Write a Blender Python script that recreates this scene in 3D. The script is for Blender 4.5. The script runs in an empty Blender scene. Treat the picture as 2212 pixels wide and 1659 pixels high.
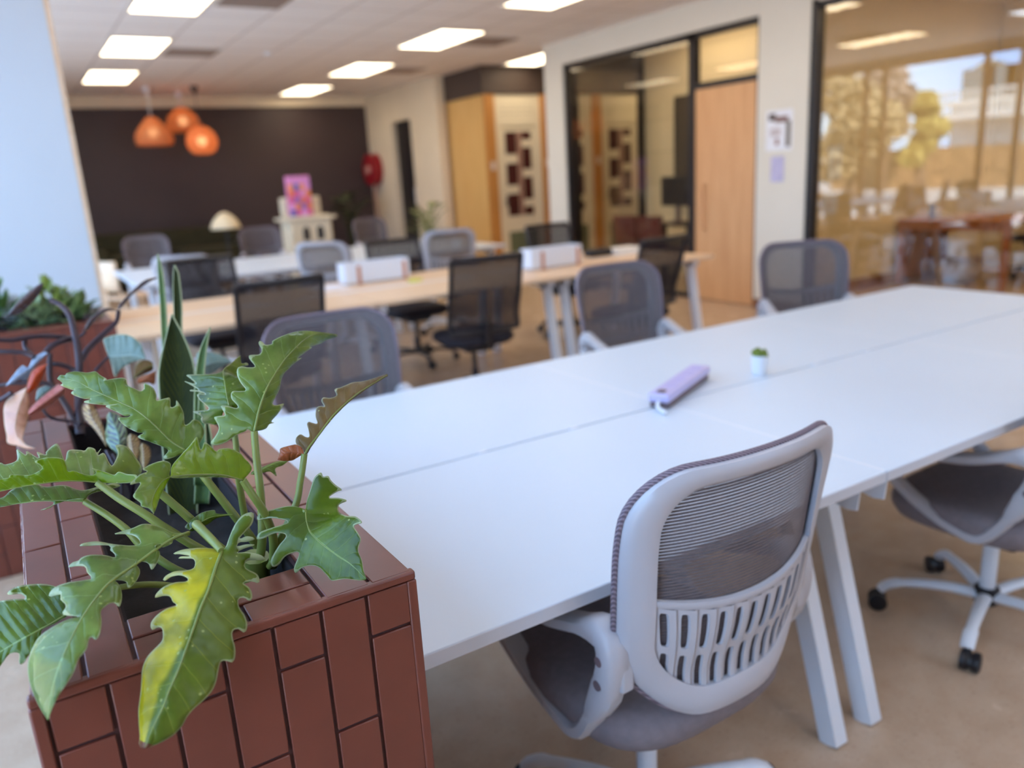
import bpy, bmesh, math, random
from math import sin, cos, pi, radians, sqrt, atan2, floor
from mathutils import Vector as V, Matrix
random.seed(7)
C = bpy.context.scene.collection
W_PX, H_PX = 2212.0, 1659.0
# ------------------------------------------------------------------ camera
F_PX = 1697.4
YAW, PITCH, ROLL = radians(58.632), radians(14.956), radians(-3.418)
EYE = V((0.0, 0.0, 1.43))
fw = V((cos(PITCH)*cos(YAW), cos(PITCH)*sin(YAW), -sin(PITCH)))
rt = fw.cross(V((0, 0, 1))).normalized(); up = rt.cross(fw)
rt, up = cos(ROLL)*rt + sin(ROLL)*up, -sin(ROLL)*rt + cos(ROLL)*up
cam_d = bpy.data.cameras.new('camera'); cam = bpy.data.objects.new('camera', cam_d); C.objects.link(cam)
M = Matrix((rt, up, -fw)).transposed().to_4x4(); M.translation = EYE
cam.matrix_world = M
cam_d.sensor_fit = 'HORIZONTAL'; cam_d.sensor_width = 36.0; cam_d.lens = F_PX/W_PX*36.0
cam_d.clip_start = 0.02; cam_d.clip_end = 300
cam_d.dof.use_dof = True; cam_d.dof.focus_distance = 1.0
cam_d.dof.aperture_fstop = cam_d.lens/1000/0.011
bpy.context.scene.camera = cam
def ray(px, py):
    return fw + rt*((px-W_PX/2)/F_PX) - up*((py-H_PX/2)/F_PX)
def pt(px, py, d):            # a measured point of the photo at depth d (metres) becomes a place in the room
    return EYE + ray(px, py)*d
def at_z(px, py, z):
    r = ray(px, py); return EYE + r*((z-EYE.z)/r.z)
def at_y(px, py, y):
    r = ray(px, py); return EYE + r*((y-EYE.y)/r.y)
def at_x(px, py, x):
    r = ray(px, py); return EYE + r*((x-EYE.x)/r.x)
# ------------------------------------------------------------------ object helpers
def tag(o, label=None, cat=None, group=None, kind=None):
    if label: o['label'] = label
    if cat: o['category'] = cat
    if group: o['group'] = group
    if kind: o['kind'] = kind
    return o
def thing(name, label, cat, loc=(0, 0, 0), rz=0.0, group=None):
    o = bpy.data.objects.new(name, None); C.objects.link(o); o.empty_display_size = 0.1
    o.location = loc; o.rotation_euler = (0, 0, rz)
    return tag(o, label, cat, group)
def copy_thing(src, loc, rz, label, group=None):
    r = src.copy(); C.objects.link(r); r.location = loc; r.rotation_euler = (0, 0, rz)
    r['label'] = label
    if group: r['group'] = group
    for ch in list(src.children):
        c = ch.copy(); C.objects.link(c); c.parent = r
        for g in list(ch.children):
            d = g.copy(); C.objects.link(d); d.parent = c
    return r
def catmull(pts, n, closed=False):
    """n points evenly spread (by length) along a smooth curve through pts (any dimension)."""
    P = [list(p) for p in pts]; dim = len(P[0]); m = len(P)
    if m == 2 and not closed:
        return [tuple(P[0][k]+(P[1][k]-P[0][k])*i/(n-1) for k in range(dim)) for i in range(n)]
    fine = []
    segs = m if closed else m-1
    for i in range(segs):
        p1, p2 = P[i], P[(i+1) % m]
        p0 = P[(i-1) % m] if closed or i > 0 else [2*p1[k]-p2[k] for k in range(dim)]
        p3 = P[(i+2) % m] if closed or i+2 < m else [2*p2[k]-p1[k] for k in range(dim)]
        for s in range(10):
            t = s/10
            fine.append([0.5*(2*p1[k]+(p2[k]-p0[k])*t+(2*p0[k]-5*p1[k]+4*p2[k]-p3[k])*t*t+(3*p1[k]-p0[k]-3*p2[k]+p3[k])*t**3) for k in range(dim)])
    fine.append(P[0] if closed else P[-1])
    L = [0.0]
    for a, b in zip(fine, fine[1:]): L.append(L[-1]+sqrt(sum((a[k]-b[k])**2 for k in range(dim))))
    out = []; j = 0
    cnt = n if closed else n-1
    for i in range(n):
        t = L[-1]*i/max(cnt, 1)
        while j < len(L)-2 and L[j+1] < t: j += 1
        q = (t-L[j])/max(L[j+1]-L[j], 1e-9); q = min(max(q, 0), 1)
        out.append(tuple(fine[j][k]+(fine[j+1][k]-fine[j][k])*q for k in range(dim)))
    return out
class MB:
    def __init__(self): self.bm = bmesh.new(); self.mi = 0
    def _f(self, vs):
        try:
            f = self.bm.faces.new(vs); f.material_index = self.mi; return f
        except ValueError: return None
    def verts(self, pts): return [self.bm.verts.new(p) for p in pts]
    def box(self, x0, x1, y0, y1, z0, z1, mat=None):
        c = [V((x, y, z)) for z in (z0, z1) for y in (y0, y1) for x in (x0, x1)]
        if mat is not None: c = [mat @ p for p in c]
        v = self.verts(c)
        for q in ((0, 2, 3, 1), (4, 5, 7, 6), (0, 1, 5, 4), (2, 6, 7, 3), (0, 4, 6, 2), (1, 3, 7, 5)): self._f([v[i] for i in q])
        return self
    def beam(self, a, b, w, h, upv=(0, 0, 1)):        # a rectangular bar from a to b
        a, b = V(a), V(b); d = (b-a).normalized(); u = V(upv)
        s = d.cross(u)
        if s.length < 1e-4: s = d.cross(V((1, 0, 0)))
        s.normalize(); u = s.cross(d)
        v = []
        for p in (a, b):
            for i, j in ((-1, -1), (1, -1), (1, 1), (-1, 1)): v.append(self.bm.verts.new(p+s*(i*w/2)+u*(j*h/2)))
        for i in range(4): self._f([v[i], v[(i+1) % 4], v[4+(i+1) % 4], v[4+i]])
        self._f(v[3::-1]); self._f(v[4:])
        return self
    def loft(self, rings, caps=True, closed=False):
        R = [self.verts(r) for r in rings]; n = len(R[0])
        m = len(R)
        for i in range(m if closed else m-1):
            A, B = R[i], R[(i+1) % m]
            for k in range(n): self._f([A[k], A[(k+1) % n], B[(k+1) % n], B[k]])
        if caps and not closed: self._f(R[0][::-1]); self._f(R[-1])
        return self
    def tube(self, pts, rad, n=8, closed=False, caps=True, flat=1.0, upv=None):
        P = [V(p) for p in pts]; m = len(P)
        if not hasattr(rad, '__len__'): rad = [rad]*m
        T = []
        for i in range(m):
            a = P[i-1] if (i > 0 or closed) else P[i]
            b = P[(i+1) % m] if (i < m-1 or closed) else P[i]
            T.append((b-a).normalized())
        nrm = V(upv) if upv else (V((0, 0, 1)) if abs(T[0].z) < 0.9 else V((1, 0, 0)))
        rings = []
        for i in range(m):
            nrm = V(upv) if upv else nrm
            nrm = (nrm - T[i]*nrm.dot(T[i]))
            nrm = nrm.normalized() if nrm.length > 1e-6 else T[i].orthogonal().normalized()
            s = T[i].cross(nrm)
            rings.append([P[i]+s*(cos(2*pi*k/n)*rad[i])+nrm*(sin(2*pi*k/n)*rad[i]*flat) for k in range(n)])
        return self.loft(rings, caps, closed)
    def lathe(self, prof, n=24, c=(0, 0, 0), mat=None, caps=True):
        c = V(c); rings = []
        for r, z in prof:
            ring = [V((r*cos(2*pi*k/n), r*sin(2*pi*k/n), z)) for k in range(n)]
            rings.append([(mat @ p if mat is not None else p)+c for p in ring])
        return self.loft(rings, caps)
    def cyl(self, a, b, r, n=16, r2=None):
        return self.tube([a, b], [r, r if r2 is None else r2], n)
    def grid(self, rows):
        R = [self.verts(r) for r in rows]
        for A, B in zip(R, R[1:]):
            for k in range(len(A)-1): self._f([A[k], A[k+1], B[k+1], B[k]])
        return R
    def prism(self, poly, ax, a, b):                   # closed 2-D outline pushed along axis ax from a to b
        def mk(p, t):
            return {'x': V((t, p[0], p[1])), 'y': V((p[0], t, p[1])), 'z': V((p[0], p[1], t))}[ax]
        A = self.verts([mk(p, a) for p in poly]); B = self.verts([mk(p, b) for p in poly]); n = len(A)
        for i in range(n): self._f([A[i], A[(i+1) % n], B[(i+1) % n], B[i]])
        self._f(A[::-1]); self._f(B)
        return self
    def ball(self, c, r, n=12, sc=(1, 1, 1)):
        c = V(c); m = max(n//2, 4)
        return self.loft([[c+V((r*sc[0]*sin(pi*(i+.02)/(m+.04))*cos(2*pi*k/n), r*sc[1]*sin(pi*(i+.02)/(m+.04))*sin(2*pi*k/n), -r*sc[2]*cos(pi*(i+.02)/(m+.04)))) for k in range(n)] for i in range(m+1)])
    def build(self, name, mat, parent=None, bevel=0, seg=2, smooth=True, solid=0, sub=0, off=None, label=None, angle=40, weld=0):
        if weld: bmesh.ops.remove_doubles(self.bm, verts=self.bm.verts, dist=weld)
        bmesh.ops.recalc_face_normals(self.bm, faces=self.bm.faces)
        if off is not None: bmesh.ops.translate(self.bm, verts=self.bm.verts, vec=-V(off))
        me = bpy.data.meshes.new(name); self.bm.to_mesh(me); self.bm.free()
        for mm in (mat if isinstance(mat, (list, tuple)) else [mat]): me.materials.append(mm)
        if smooth:
            me.polygons.foreach_set('use_smooth', [True]*len(me.polygons))
            me.set_sharp_from_angle(angle=radians(angle))
        o = bpy.data.objects.new(name, me); C.objects.link(o)
        if parent is not None: o.parent = parent
        if solid:
            s = o.modifiers.new('thickness', 'SOLIDIFY'); s.thickness = solid; s.offset = 0
        if bevel:
            b = o.modifiers.new('bevel', 'BEVEL'); b.width = bevel; b.segments = seg; b.limit_method = 'ANGLE'; b.angle_limit = radians(35); b.harden_normals = False
        if sub:
            s = o.modifiers.new('smooth', 'SUBSURF'); s.levels = sub; s.render_levels = sub
        if label: o['label'] = label
        return o
def struct(name, mb, mat, parent=None, **k):
    o = mb.build(name, mat, parent, **k)
    if parent is None: o['kind'] = 'structure'
    return o
# ------------------------------------------------------------------ materials
def lin(c):
    return tuple(((v/255)/12.92 if v <= 10 else (((v/255)+.055)/1.055)**2.4) for v in c)
def srgb(*c): return (*lin(c), 1.0)
class NT:
    def __init__(self, name):
        self.m = bpy.data.materials.new(name); self.m.use_nodes = True
        self.t = self.m.node_tree; self.t.nodes.clear()
        self.out = self.n('ShaderNodeOutputMaterial')
    def n(self, typ, **kw):
        x = self.t.nodes.new(typ)
        for k, v in kw.items():
            if k.startswith('i_'):
                x.inputs[int(k[2:]) if k[2:].isdigit() else k[2:].replace('_', ' ')].default_value = v
            else: setattr(x, k, v)
        return x
    def l(self, a, b): self.t.links.new(a, b)
    def ramp(self, fac, stops):
        r = self.n('ShaderNodeValToRGB'); e = r.color_ramp.elements
        while len(e) < len(stops): e.new(0.5)
        for k, (p, c) in enumerate(stops): e[k].position = p; e[k].color = c
        self.l(fac, r.inputs[0]); return r.outputs[0]
    def bsdf(self, color=None, rough=.5, **kw):
        b = self.n('ShaderNodeBsdfPrincipled'); b.inputs['Roughness'].default_value = rough
        if color is not None:
            if hasattr(color, 'is_linked'): self.l(color, b.inputs['Base Color'])
            else: b.inputs['Base Color'].default_value = color
        for k, v in kw.items():
            b.inputs[k.replace('_', ' ')].default_value = v
        self.l(b.outputs[0], self.out.inputs[0]); return b
    def bump(self, h, strength=.2, dist=.002):
        b = self.n('ShaderNodeBump'); b.inputs['Strength'].default_value = strength; b.inputs['Distance'].default_value = dist
        self.l(h, b.inputs['Height']); return b.outputs[0]
    def noise(self, scale, detail=4, vec=None, rough=.5):
        x = self.n('ShaderNodeTexNoise'); x.inputs['Scale'].default_value = scale; x.inputs['Detail'].default_value = detail; x.inputs['Roughness'].default_value = rough
        self.l(vec if vec is not None else self.obj(), x.inputs['Vector']); return x.outputs['Fac']
    def obj(self):
        return self.n('ShaderNodeTexCoord').outputs['Object']
    def mapped(self, scale=(1, 1, 1), rot=(0, 0, 0), src=None):
        m = self.n('ShaderNodeMapping'); m.inputs['Scale'].default_value = scale; m.inputs['Rotation'].default_value = rot
        self.l(src if src is not None else self.obj(), m.inputs['Vector']); return m.outputs[0]
    def mix(self, f, a, b, mode='MIX'):
        x = self.n('ShaderNodeMix', data_type='RGBA', blend_type=mode)
        for s, v in ((0, f), (6, a), (7, b)):
            if hasattr(v, 'is_linked'): self.l(v, x.inputs[s])
            else: x.inputs[s].default_value = v
        return x.outputs[2]
    def math(self, op, a, b=0.0, c=0.0):
        x = self.n('ShaderNodeMath', operation=op)
        for s, v in enumerate((a, b, c)):
            if hasattr(v, 'is_linked'): self.l(v, x.inputs[s])
            else: x.inputs[s].default_value = v
        return x.outputs[0]
def plain(name, col, rough=.5, var=.06, scale=9, bump=0, bscale=200, **kw):
    t = NT(name); c = srgb(*col)
    f = t.noise(scale, 3)
    a = tuple(v*(1-var) for v in c[:3])+(1,); b = tuple(min(v*(1+var), 1) for v in c[:3])+(1,)
    bs = t.bsdf(t.ramp(f, [(.3, a), (.7, b)]), rough, **kw)
    if bump: t.l(t.bump(t.noise(bscale, 2), bump, .001), bs.inputs['Normal'])
    return t.m
def wood(name, c1, c2, scale=(1, 14, 14), rough=.45):
    t = NT(name); v = t.mapped(scale)
    n = t.noise(2.2, 6, v, .6); fine = t.noise(14, 3, t.mapped((scale[0]*1.5, scale[1]*2, scale[2]*2)))
    f = t.math('ADD', t.math('MULTIPLY', n, .75), t.math('MULTIPLY', fine, .25))
    b = t.bsdf(t.ramp(f, [(.3, srgb(*c1)), (.7, srgb(*c2))]), rough)
    t.l(t.bump(f, .08, .001), b.inputs['Normal']); return t.m
def glass(name, tint=(1, 1, 1), f0=.05, rough=0.0):
    t = NT(name)
    lw = t.n('ShaderNodeLayerWeight'); lw.inputs[0].default_value = .5
    fr = t.math('ADD', f0, t.math('MULTIPLY', t.math('POWER', lw.outputs['Facing'], 5.0), 1-f0))
    tr = t.n('ShaderNodeBsdfTransparent'); tr.inputs[0].default_value = (*tint, 1)
    gl = t.n('ShaderNodeBsdfGlossy'); gl.inputs['Roughness'].default_value = rough
    mx = t.n('ShaderNodeMixShader'); t.l(fr, mx.inputs[0]); t.l(tr.outputs[0], mx.inputs[1]); t.l(gl.outputs[0], mx.inputs[2])
    t.l(mx.outputs[0], t.out.inputs[0]); return t.m
def emit(name, col, strength):
    t = NT(name); e = t.n('ShaderNodeEmission'); e.inputs[0].default_value = srgb(*col); e.inputs[1].default_value = strength
    t.l(e.outputs[0], t.out.inputs[0]); return t.m
# ------------------------------------------------------------------ materials of the place
M_ = {}
M_['wall'] = plain('cream_paint', (232, 217, 190), .7, .03, 2)
M_['office'] = plain('warm_cream_paint', (230, 210, 166), .7, .03, 2)
M_['pier'] = plain('off_white_paint', (230, 225, 212), .6, .02, 2)
M_['wall_white'] = plain('white_paint', (206, 211, 216), .6, .02, 2)
M_['dark_wall'] = plain('charcoal_paint', (62, 47, 46), .55, .08, 1.5)
M_['bulkhead'] = plain('brown_black_paint', (70, 56, 50), .6, .06, 2)
M_['black'] = plain('black_metal', (26, 21, 24), .4, .05, 6)
M_['blackplastic'] = plain('black_plastic', (24, 19, 24), .45, .08, 20)
M_['door'] = wood('oak_veneer', (204, 150, 102), (228, 180, 130), (9, 9, .7), .45)
M_['skirt'] = wood('brown_timber', (120, 76, 48), (146, 96, 62), (3, 1, 8), .5)
M_['pine'] = wood('pine_cladding', (206, 156, 84), (232, 192, 124), (10, 10, .6), .5)
M_['pine_dark'] = wood('amber_timber', (176, 116, 52), (200, 140, 70), (12, 12, .6), .5)
M_['white'] = plain('white_powder_coat', (232, 233, 238), .35, .02, 6)
M_['laminate'] = plain('white_laminate', (214, 223, 234), .38, .01, 3)
M_['edge'] = plain('laminate_edge', (206, 208, 216), .4, .02, 6)
M_['birch'] = wood('birch_desktop', (222, 184, 146), (240, 210, 178), (.8, 12, 12), .4)
M_['glass'] = glass('clear_glass', (.97, .95, .90), .05); M_['office_glass'] = glass('office_glass', (.96, .93, .86), .13)
M_['winglass'] = glass('window_glass', (.985, .99, 1.0), .03)
def floor_mat():
    t = NT('polished_concrete'); o = t.obj()
    big = t.noise(1.1, 5, o, .6); sp = t.noise(95, 3, o, .6); mid = t.noise(9, 4, o)
    base = t.ramp(big, [(.3, srgb(194, 163, 134)), (.7, srgb(214, 187, 159))])
    base = t.mix(.5, base, t.ramp(mid, [(.35, srgb(190, 159, 132)), (.65, srgb(216, 190, 164))]))
    sp_c = t.ramp(sp, [(.30, srgb(120, 92, 74)), (.40, srgb(194, 166, 140)), (.62, srgb(194, 166, 140)), (.72, srgb(226, 206, 184))])
    col = t.mix(.35, base, sp_c)
    b = t.bsdf(col, .3); t.l(t.ramp(mid, [(.2, (.16,)*3+(1,)), (.8, (.30,)*3+(1,))]), b.inputs['Roughness'])
    t.l(t.bump(sp, .06, .0006), b.inputs['Normal']); return t.m
M_['floor'] = floor_mat()
def grid_mat(name, col, linecol, sx, sy, ox, oy, wl, rough=.8):
    t = NT(name); s = t.n('ShaderNodeSeparateXYZ'); t.l(t.obj(), s.inputs[0])
    def ln(ax, step, o):
        f = t.math('FRACT', t.math('DIVIDE', t.math('SUBTRACT', ax, o), step))
        return t.math('MINIMUM', f, t.math('SUBTRACT', 1.0, f))
    a = t.math('MULTIPLY', ln(s.outputs[0], sx, ox), sx); b2 = t.math('MULTIPLY', ln(s.outputs[1], sy, oy), sy)
    m = t.math('LESS_THAN', t.math('MINIMUM', a, b2), wl)
    n = t.noise(60, 3)
    c0 = t.ramp(n, [(.3, srgb(*col)), (.7, tuple(min(1, v*1.05) for v in lin(col))+(1,))])
    b = t.bsdf(t.mix(m, c0, srgb(*linecol)), rough)
    return t.m
M_['ceiling'] = grid_mat('ceiling_tile', (244, 238, 235), (216, 207, 203), .6, .6, 1.18, 6.75, .012)
def block_mat():
    t = NT('painted_blockwork'); s = t.mapped((1, 1, 1), (pi/2, 0, pi/2))
    b = t.n('ShaderNodeTexBrick'); b.inputs['Scale'].default_value = 1.0; b.inputs['Brick Width'].default_value = .4; b.inputs['Row Height'].default_value = .2
    b.inputs['Mortar Size'].default_value = .006; b.inputs['Color1'].default_value = srgb(222, 204, 168); b.inputs['Color2'].default_value = srgb(216, 198, 162); b.inputs['Mortar'].default_value = srgb(190, 172, 138)
    t.l(s, b.inputs['Vector']); p = t.bsdf(b.outputs[0], .6); t.l(t.bump(b.outputs['Fac'], -.3, .004), p.inputs['Normal']); return t.m
M_['block'] = block_mat()
# ------------------------------------------------------------------ shell
CEIL = 2.97; WX = 6.16; LX = -.9
m = MB(); m.box(-1.2, 12, -3.4, 14.7, -.12, 0); struct('floor', m, M_['floor'], smooth=False)
m = MB(); m.box(-1.2, 12.1, -3.4, 14.7, CEIL, CEIL+.12); struct('ceiling', m, M_['ceiling'], smooth=False)
m = MB(); m.box(-1.2, 12.1, -3.4, -3.2, 0, .9); m.box(-1.2, 12.1, -3.4, -3.2, 2.86, CEIL); m.box(-1.2, 3.0, -3.4, -3.2, .9, 2.86); m.box(6.0, 12.1, -3.4, -3.2, .9, 2.86); struct('wall_front', m, M_['wall'], smooth=False)
m = MB(); m.box(-1.2, 6.05, 14.5, 14.62, 0, 2.8); struct('wall_back', m, M_['dark_wall'], smooth=False)
m = MB(); m.box(-1.2, 6.05, 14.44, 14.62, 2.8, CEIL); struct('trim_1', m, M_['wall'], smooth=False)
m = MB()   # wall with the hose reel and a dark doorway
m.box(6.0, 6.14, 13.40, 14.5, 0, CEIL); m.box(6.0, 6.14, 11.6, 12.62, 0, CEIL); m.box(6.0, 6.14, 12.62, 13.40, 2.42, CEIL)
struct('wall_rear_right', m, M_['wall'], smooth=False)
m = MB(); m.box(6.09, 6.13, 12.62, 13.40, 0, 2.42); d2 = struct('door_2', m, M_['black'], smooth=False)
m = MB(); m.cyl((6.05, 12.74, 1.02), (6.05, 12.74, 1.3), .012, 8); m.build('door_handle', M_['white'], d2)
m = MB(); m.box(12.0, 12.1, -3.4, 14.7, 0, CEIL); struct('wall_right_outer', m, M_['wall'], smooth=False)
m = MB(); m.box(6.18, 12.0, 11.9, 12.0, 0, CEIL); struct('wall_recess', m, M_['bulkhead'], smooth=False)
m = MB(); m.box(6.16, 12.0, 10.46, 11.9, 2.58, CEIL); struct('trim_2', m, M_['bulkhead'], smooth=False)
# door wall: piers and header
m = MB()
m.box(WX, WX+.14, 8.46, 8.86, 0, CEIL); m.box(WX, WX+.14, 4.79, 5.37, 0, CEIL); m.box(WX, WX+.14, -3.2, 4.79, 2.70, CEIL); m.box(WX, WX+.14, 5.37, 8.46, 2.70, CEIL)
struct('wall_right', m, M_['pier'], smooth=False)
m = MB(); m.box(WX+.14, 10, 5.2, 5.32, 0, CEIL); struct('wall_partition', m, M_['office'], smooth=False)
m = MB(); m.box(10, 10.1, -3.2, 5.32, 0, CEIL); struct('wall_office', m, M_['office'], smooth=False)
m = MB(); m.box(7.45, 7.57, 5.32, 8.46, 0, CEIL); struct('wall_meeting_room', m, M_['block'], smooth=False)
m = MB(); m.box(WX-.014, WX, 4.79, 5.37, 0, .09); m.box(WX-.014, WX, 8.46, 8.86, 0, .09); struct('baseboard_right', m, M_['skirt'], smooth=False)
m = MB(); m.box(WX+.14, 10, 5.182, 5.2, 0, .13); struct('baseboard_partition', m, M_['skirt'], smooth=False)
# glazing beside the door
m = MB()
for y0, y1, z0, z1 in ((8.40, 8.46, 0, 2.70), (6.21, 6.30, 0, 2.70), (5.37, 8.46, 2.64, 2.70), (5.37, 5.40, 0, 2.64), (5.40, 6.21, 2.15, 2.21), (6.30, 8.40, 0, .05)):
    m.box(WX+.02, WX+.10, y0, y1, z0, z1)
w1 = struct('window_1', m, M_['black'], smooth=False)
m = MB(); m.box(WX+.055, WX+.063, 6.28, 8.42, .03, 2.66); m.build('pane', M_['glass'], w1, smooth=False)
m = MB(); m.box(WX+.055, WX+.063, 5.39, 6.22, 2.19, 2.66); m.build('pane', M_['glass'], w1, smooth=False)
m = MB(); m.box(WX+.03, WX+.075, 5.405, 6.205, .01, 2.148); d1 = struct('door_1', m, M_['door'], bevel=.002)
m = MB(); m.tube([(WX+.03, 6.06, .75), (WX-.015, 6.06, .75), (WX-.015, 6.06, 1.2), (WX+.03, 6.06, 1.2)], .011, 8); m.build('door_handle', M_['door'], d1)
m = MB()   # glass side of the meeting room
for x0, x1, z0, z1 in ((WX+.14, WX+.19, 0, 2.70), (7.36, 7.45, 0, 2.70), (WX+.14, 7.45, 2.63, 2.70), (WX+.14, 7.45, 0, .05)): m.box(x0, x1, 8.40, 8.46, z0, z1)
m.box(WX+.14, 7.45, 8.40, 8.46, 2.70, CEIL)
w2 = struct('window_2', m, M_['black'], smooth=False)
m = MB(); m.box(WX+.17, 7.38, 8.426, 8.434, .03, 2.66); m.build('pane', M_['glass'], w2, smooth=False)
m = MB()   # large office glass
m.box(WX+.0, WX+.10, 4.735, 4.80, 0, 2.72); m.box(WX+.02, WX+.10, -3.2, 4.74, 2.65, 2.70); m.box(WX+.02, WX+.10, -3.2, 4.74, 0, .05)
w3 = struct('window_3', m, M_['black'], smooth=False)
m = MB(); m.box(WX+.055, WX+.063, -3.2, 4.76, .03, 2.67); m.build('pane', M_['office_glass'], w3, smooth=False)
# window wall on the daylight side
MUL = [-.4, .9, 2.2, 3.5, 4.85]; MUL2 = [5.5, 6.6, 7.13, 8.85, 9.22, 10.9, 11.3]
m = MB()
m.box(LX-.14, LX, -3.2, 14.5, 0, .12); m.box(LX-.14, LX, -3.2, 14.5, 2.86, CEIL); m.box(LX-.14, LX, 11.3, 14.5, .12, 2.86); m.box(LX-.14, LX, -3.2, -.4, .12, 2.86)
struct('wall_left', m, M_['wall_white'], smooth=False)
for k, (a, seq) in enumerate(((4, MUL), (5, MUL2))):
    m = MB()
    for y in seq: m.box(LX-.10, LX-.03, y-.035, y+.035, .12, 2.86)
    m.box(LX-.10, LX-.03, seq[0], seq[-1], .12, .17); m.box(LX-.10, LX-.03, seq[0], seq[-1], 2.81, 2.86)
    wN = struct('window_%d' % a, m, M_['skirt'], smooth=False)
    for y0, y1 in zip(seq, seq[1:]):
        p = MB(); p.box(LX-.068, LX-.062, y0+.03, y1-.03, .16, 2.82); p.build('pane', M_['winglass'], wN, smooth=False)
m = MB()
for x in (3.0, 4.0, 5.0, 6.0): m.box(x-.035, x+.035, -3.34, -3.26, .9, 2.86)
m.box(3.0, 6.0, -3.34, -3.26, .9, .95); m.box(3.0, 6.0, -3.34, -3.26, 2.81, 2.86)
w6 = struct('window_6', m, M_['skirt'], smooth=False)
for x in (3.0, 4.0, 5.0):
    p = MB(); p.box(x+.03, x+.97, -3.303, -3.297, .94, 2.82); p.build('pane', M_['winglass'], w6, smooth=False)
m = MB(); m.box(LX-.14, .352, 4.86, 5.48, 0, CEIL); struct('wall_pillar', m, M_['wall_white'], bevel=.004)
m = MB(); m.box(.352, .374, 4.855, 5.48, 0, CEIL); struct('trim_3', m, M_['birch'], smooth=False)
# ------------------------------------------------------------------ ceiling lights and vents
M_['diffuser'] = emit('light_diffuser', (255, 234, 200), 19.0)
M_['diffuser_cool'] = emit('light_diffuser_cool', (224, 237, 255), 16.0)
M_['louvre'] = plain('white_louvre', (228, 222, 214), .4)
M_['vent'] = plain('grey_vent', (150, 132, 122), .6)
spots = []
for x, ys, nm in ((1.48, (12.15, 9.75, 7.35, 4.95, 2.55, .15), 'left row of ceiling lights, number %s from the dark wall'),
                  (4.58, (13.55, 11.1, 8.65, 6.25, 3.8, 1.4, -1.0), 'middle row of ceiling lights, number %s from the dark wall')):
    for k, y in enumerate(ys): spots.append((x, y, k, x < 3))
spots += [(6.75, 9.75, 0, None), (7.25, 3.5, 0, 'o'), (9.0, 3.5, 2, 'o'), (8.1, .6, 1, 'o'), (6.9, 6.9, 0, 'm'), (9.2, 9.6, 0, 'c')]  # two extra office panels added to brighten the room behind the glass
ORD = ['first', 'second', 'third', 'fourth', 'fifth', 'sixth', 'seventh']
first = None
for x, y, k, row in spots:
    lab = {True: 'recessed ceiling light panel, %s from the dark wall in the window-side row' % ORD[k],
           False: 'recessed ceiling light panel, %s from the dark wall in the middle row' % ORD[k],
           None: 'recessed ceiling light panel just in front of the timber booths',
           'o': 'ceiling light panel %s the glass office' % (('added just behind the glass of', 'towards the near end of', 'added deep inside')[k % 3]),
           'm': 'ceiling light panel inside the glazed meeting room by the oak door',
           'c': 'ceiling light panel over the passage of booths behind the meeting room'}[row]
    loc = (x, y, CEIL)
    if first is None:
        first = thing('ceiling_light', lab, 'ceiling light', loc, 0, 'recessed ceiling lights')
        m = MB()
        for a, b, c, d in ((-.3, .3, -.6, -.575), (-.3, .3, .575, .6), (-.3, -.275, -.575, .575), (.275, .3, -.575, .575)): m.box(a, b, c, d, -.014, .0)
        for i in range(1, 6): m.box(-.275, .275, -.6+.2*i-.004, -.6+.2*i+.004, -.012, -.002)
        m.build('frame', M_['louvre'], first, smooth=False)
        m = MB(); m.box(-.275, .275, -.575, .575, -.005, -.001); m.build('diffuser', M_['diffuser'], first, smooth=False)
    else:
        cl = copy_thing(first, loc, 0, lab)
        if (y < 5 and x < 3) or (y < 2 and x < 6):                 # unseen near panels, tinted cool to light the desk and planter tops
            for ch in cl.children:
                if ch.name.startswith('diffuser'): ch.data = ch.data.copy(); ch.data.materials[0] = M_['diffuser_cool']
first = None
for x, y, lab in ((2.1, 9.95, 'grey ceiling vent beside the second light panel of the window-side row'),
                  (5.2, 8.6, 'grey ceiling vent beside the third light panel of the middle row'), (5.2, 11.05, 'grey ceiling vent beside the second light panel of the middle row'),
                  (2.1, 7.2, 'grey ceiling vent beside the third light panel of the window-side row')):
    loc = (x, y, CEIL)
    if first is None:
        first = thing('ceiling_vent', lab, 'vent', loc, 0, 'square ceiling vents')
        m = MB()
        for a in (-.29, .27): m.box(a, a+.02, -.29, .29, -.012, 0)
        for a in (-.29, .27): m.box(-.27, .27, a, a+.02, -.012, 0)
        m.build('frame', M_['louvre'], first, smooth=False)
        m = MB()
        for i in range(9): m.beam((-.27, -.24+.06*i, -.008), (.27, -.24+.06*i, -.008), .045, .003, (0, .5, 1))
        m.build('slat', M_['vent'], first, smooth=False)
    else: copy_thing(first, loc, 0, lab)
sm = thing('smoke_detector', 'small round smoke detector on the ceiling between the light rows', 'smoke detector', (2.95, 9.9, CEIL))
m = MB(); m.lathe([(.05, 0), (.05, -.02), (.035, -.035), (.0, -.036)], 20); m.build('base', M_['white'], sm)
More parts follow.
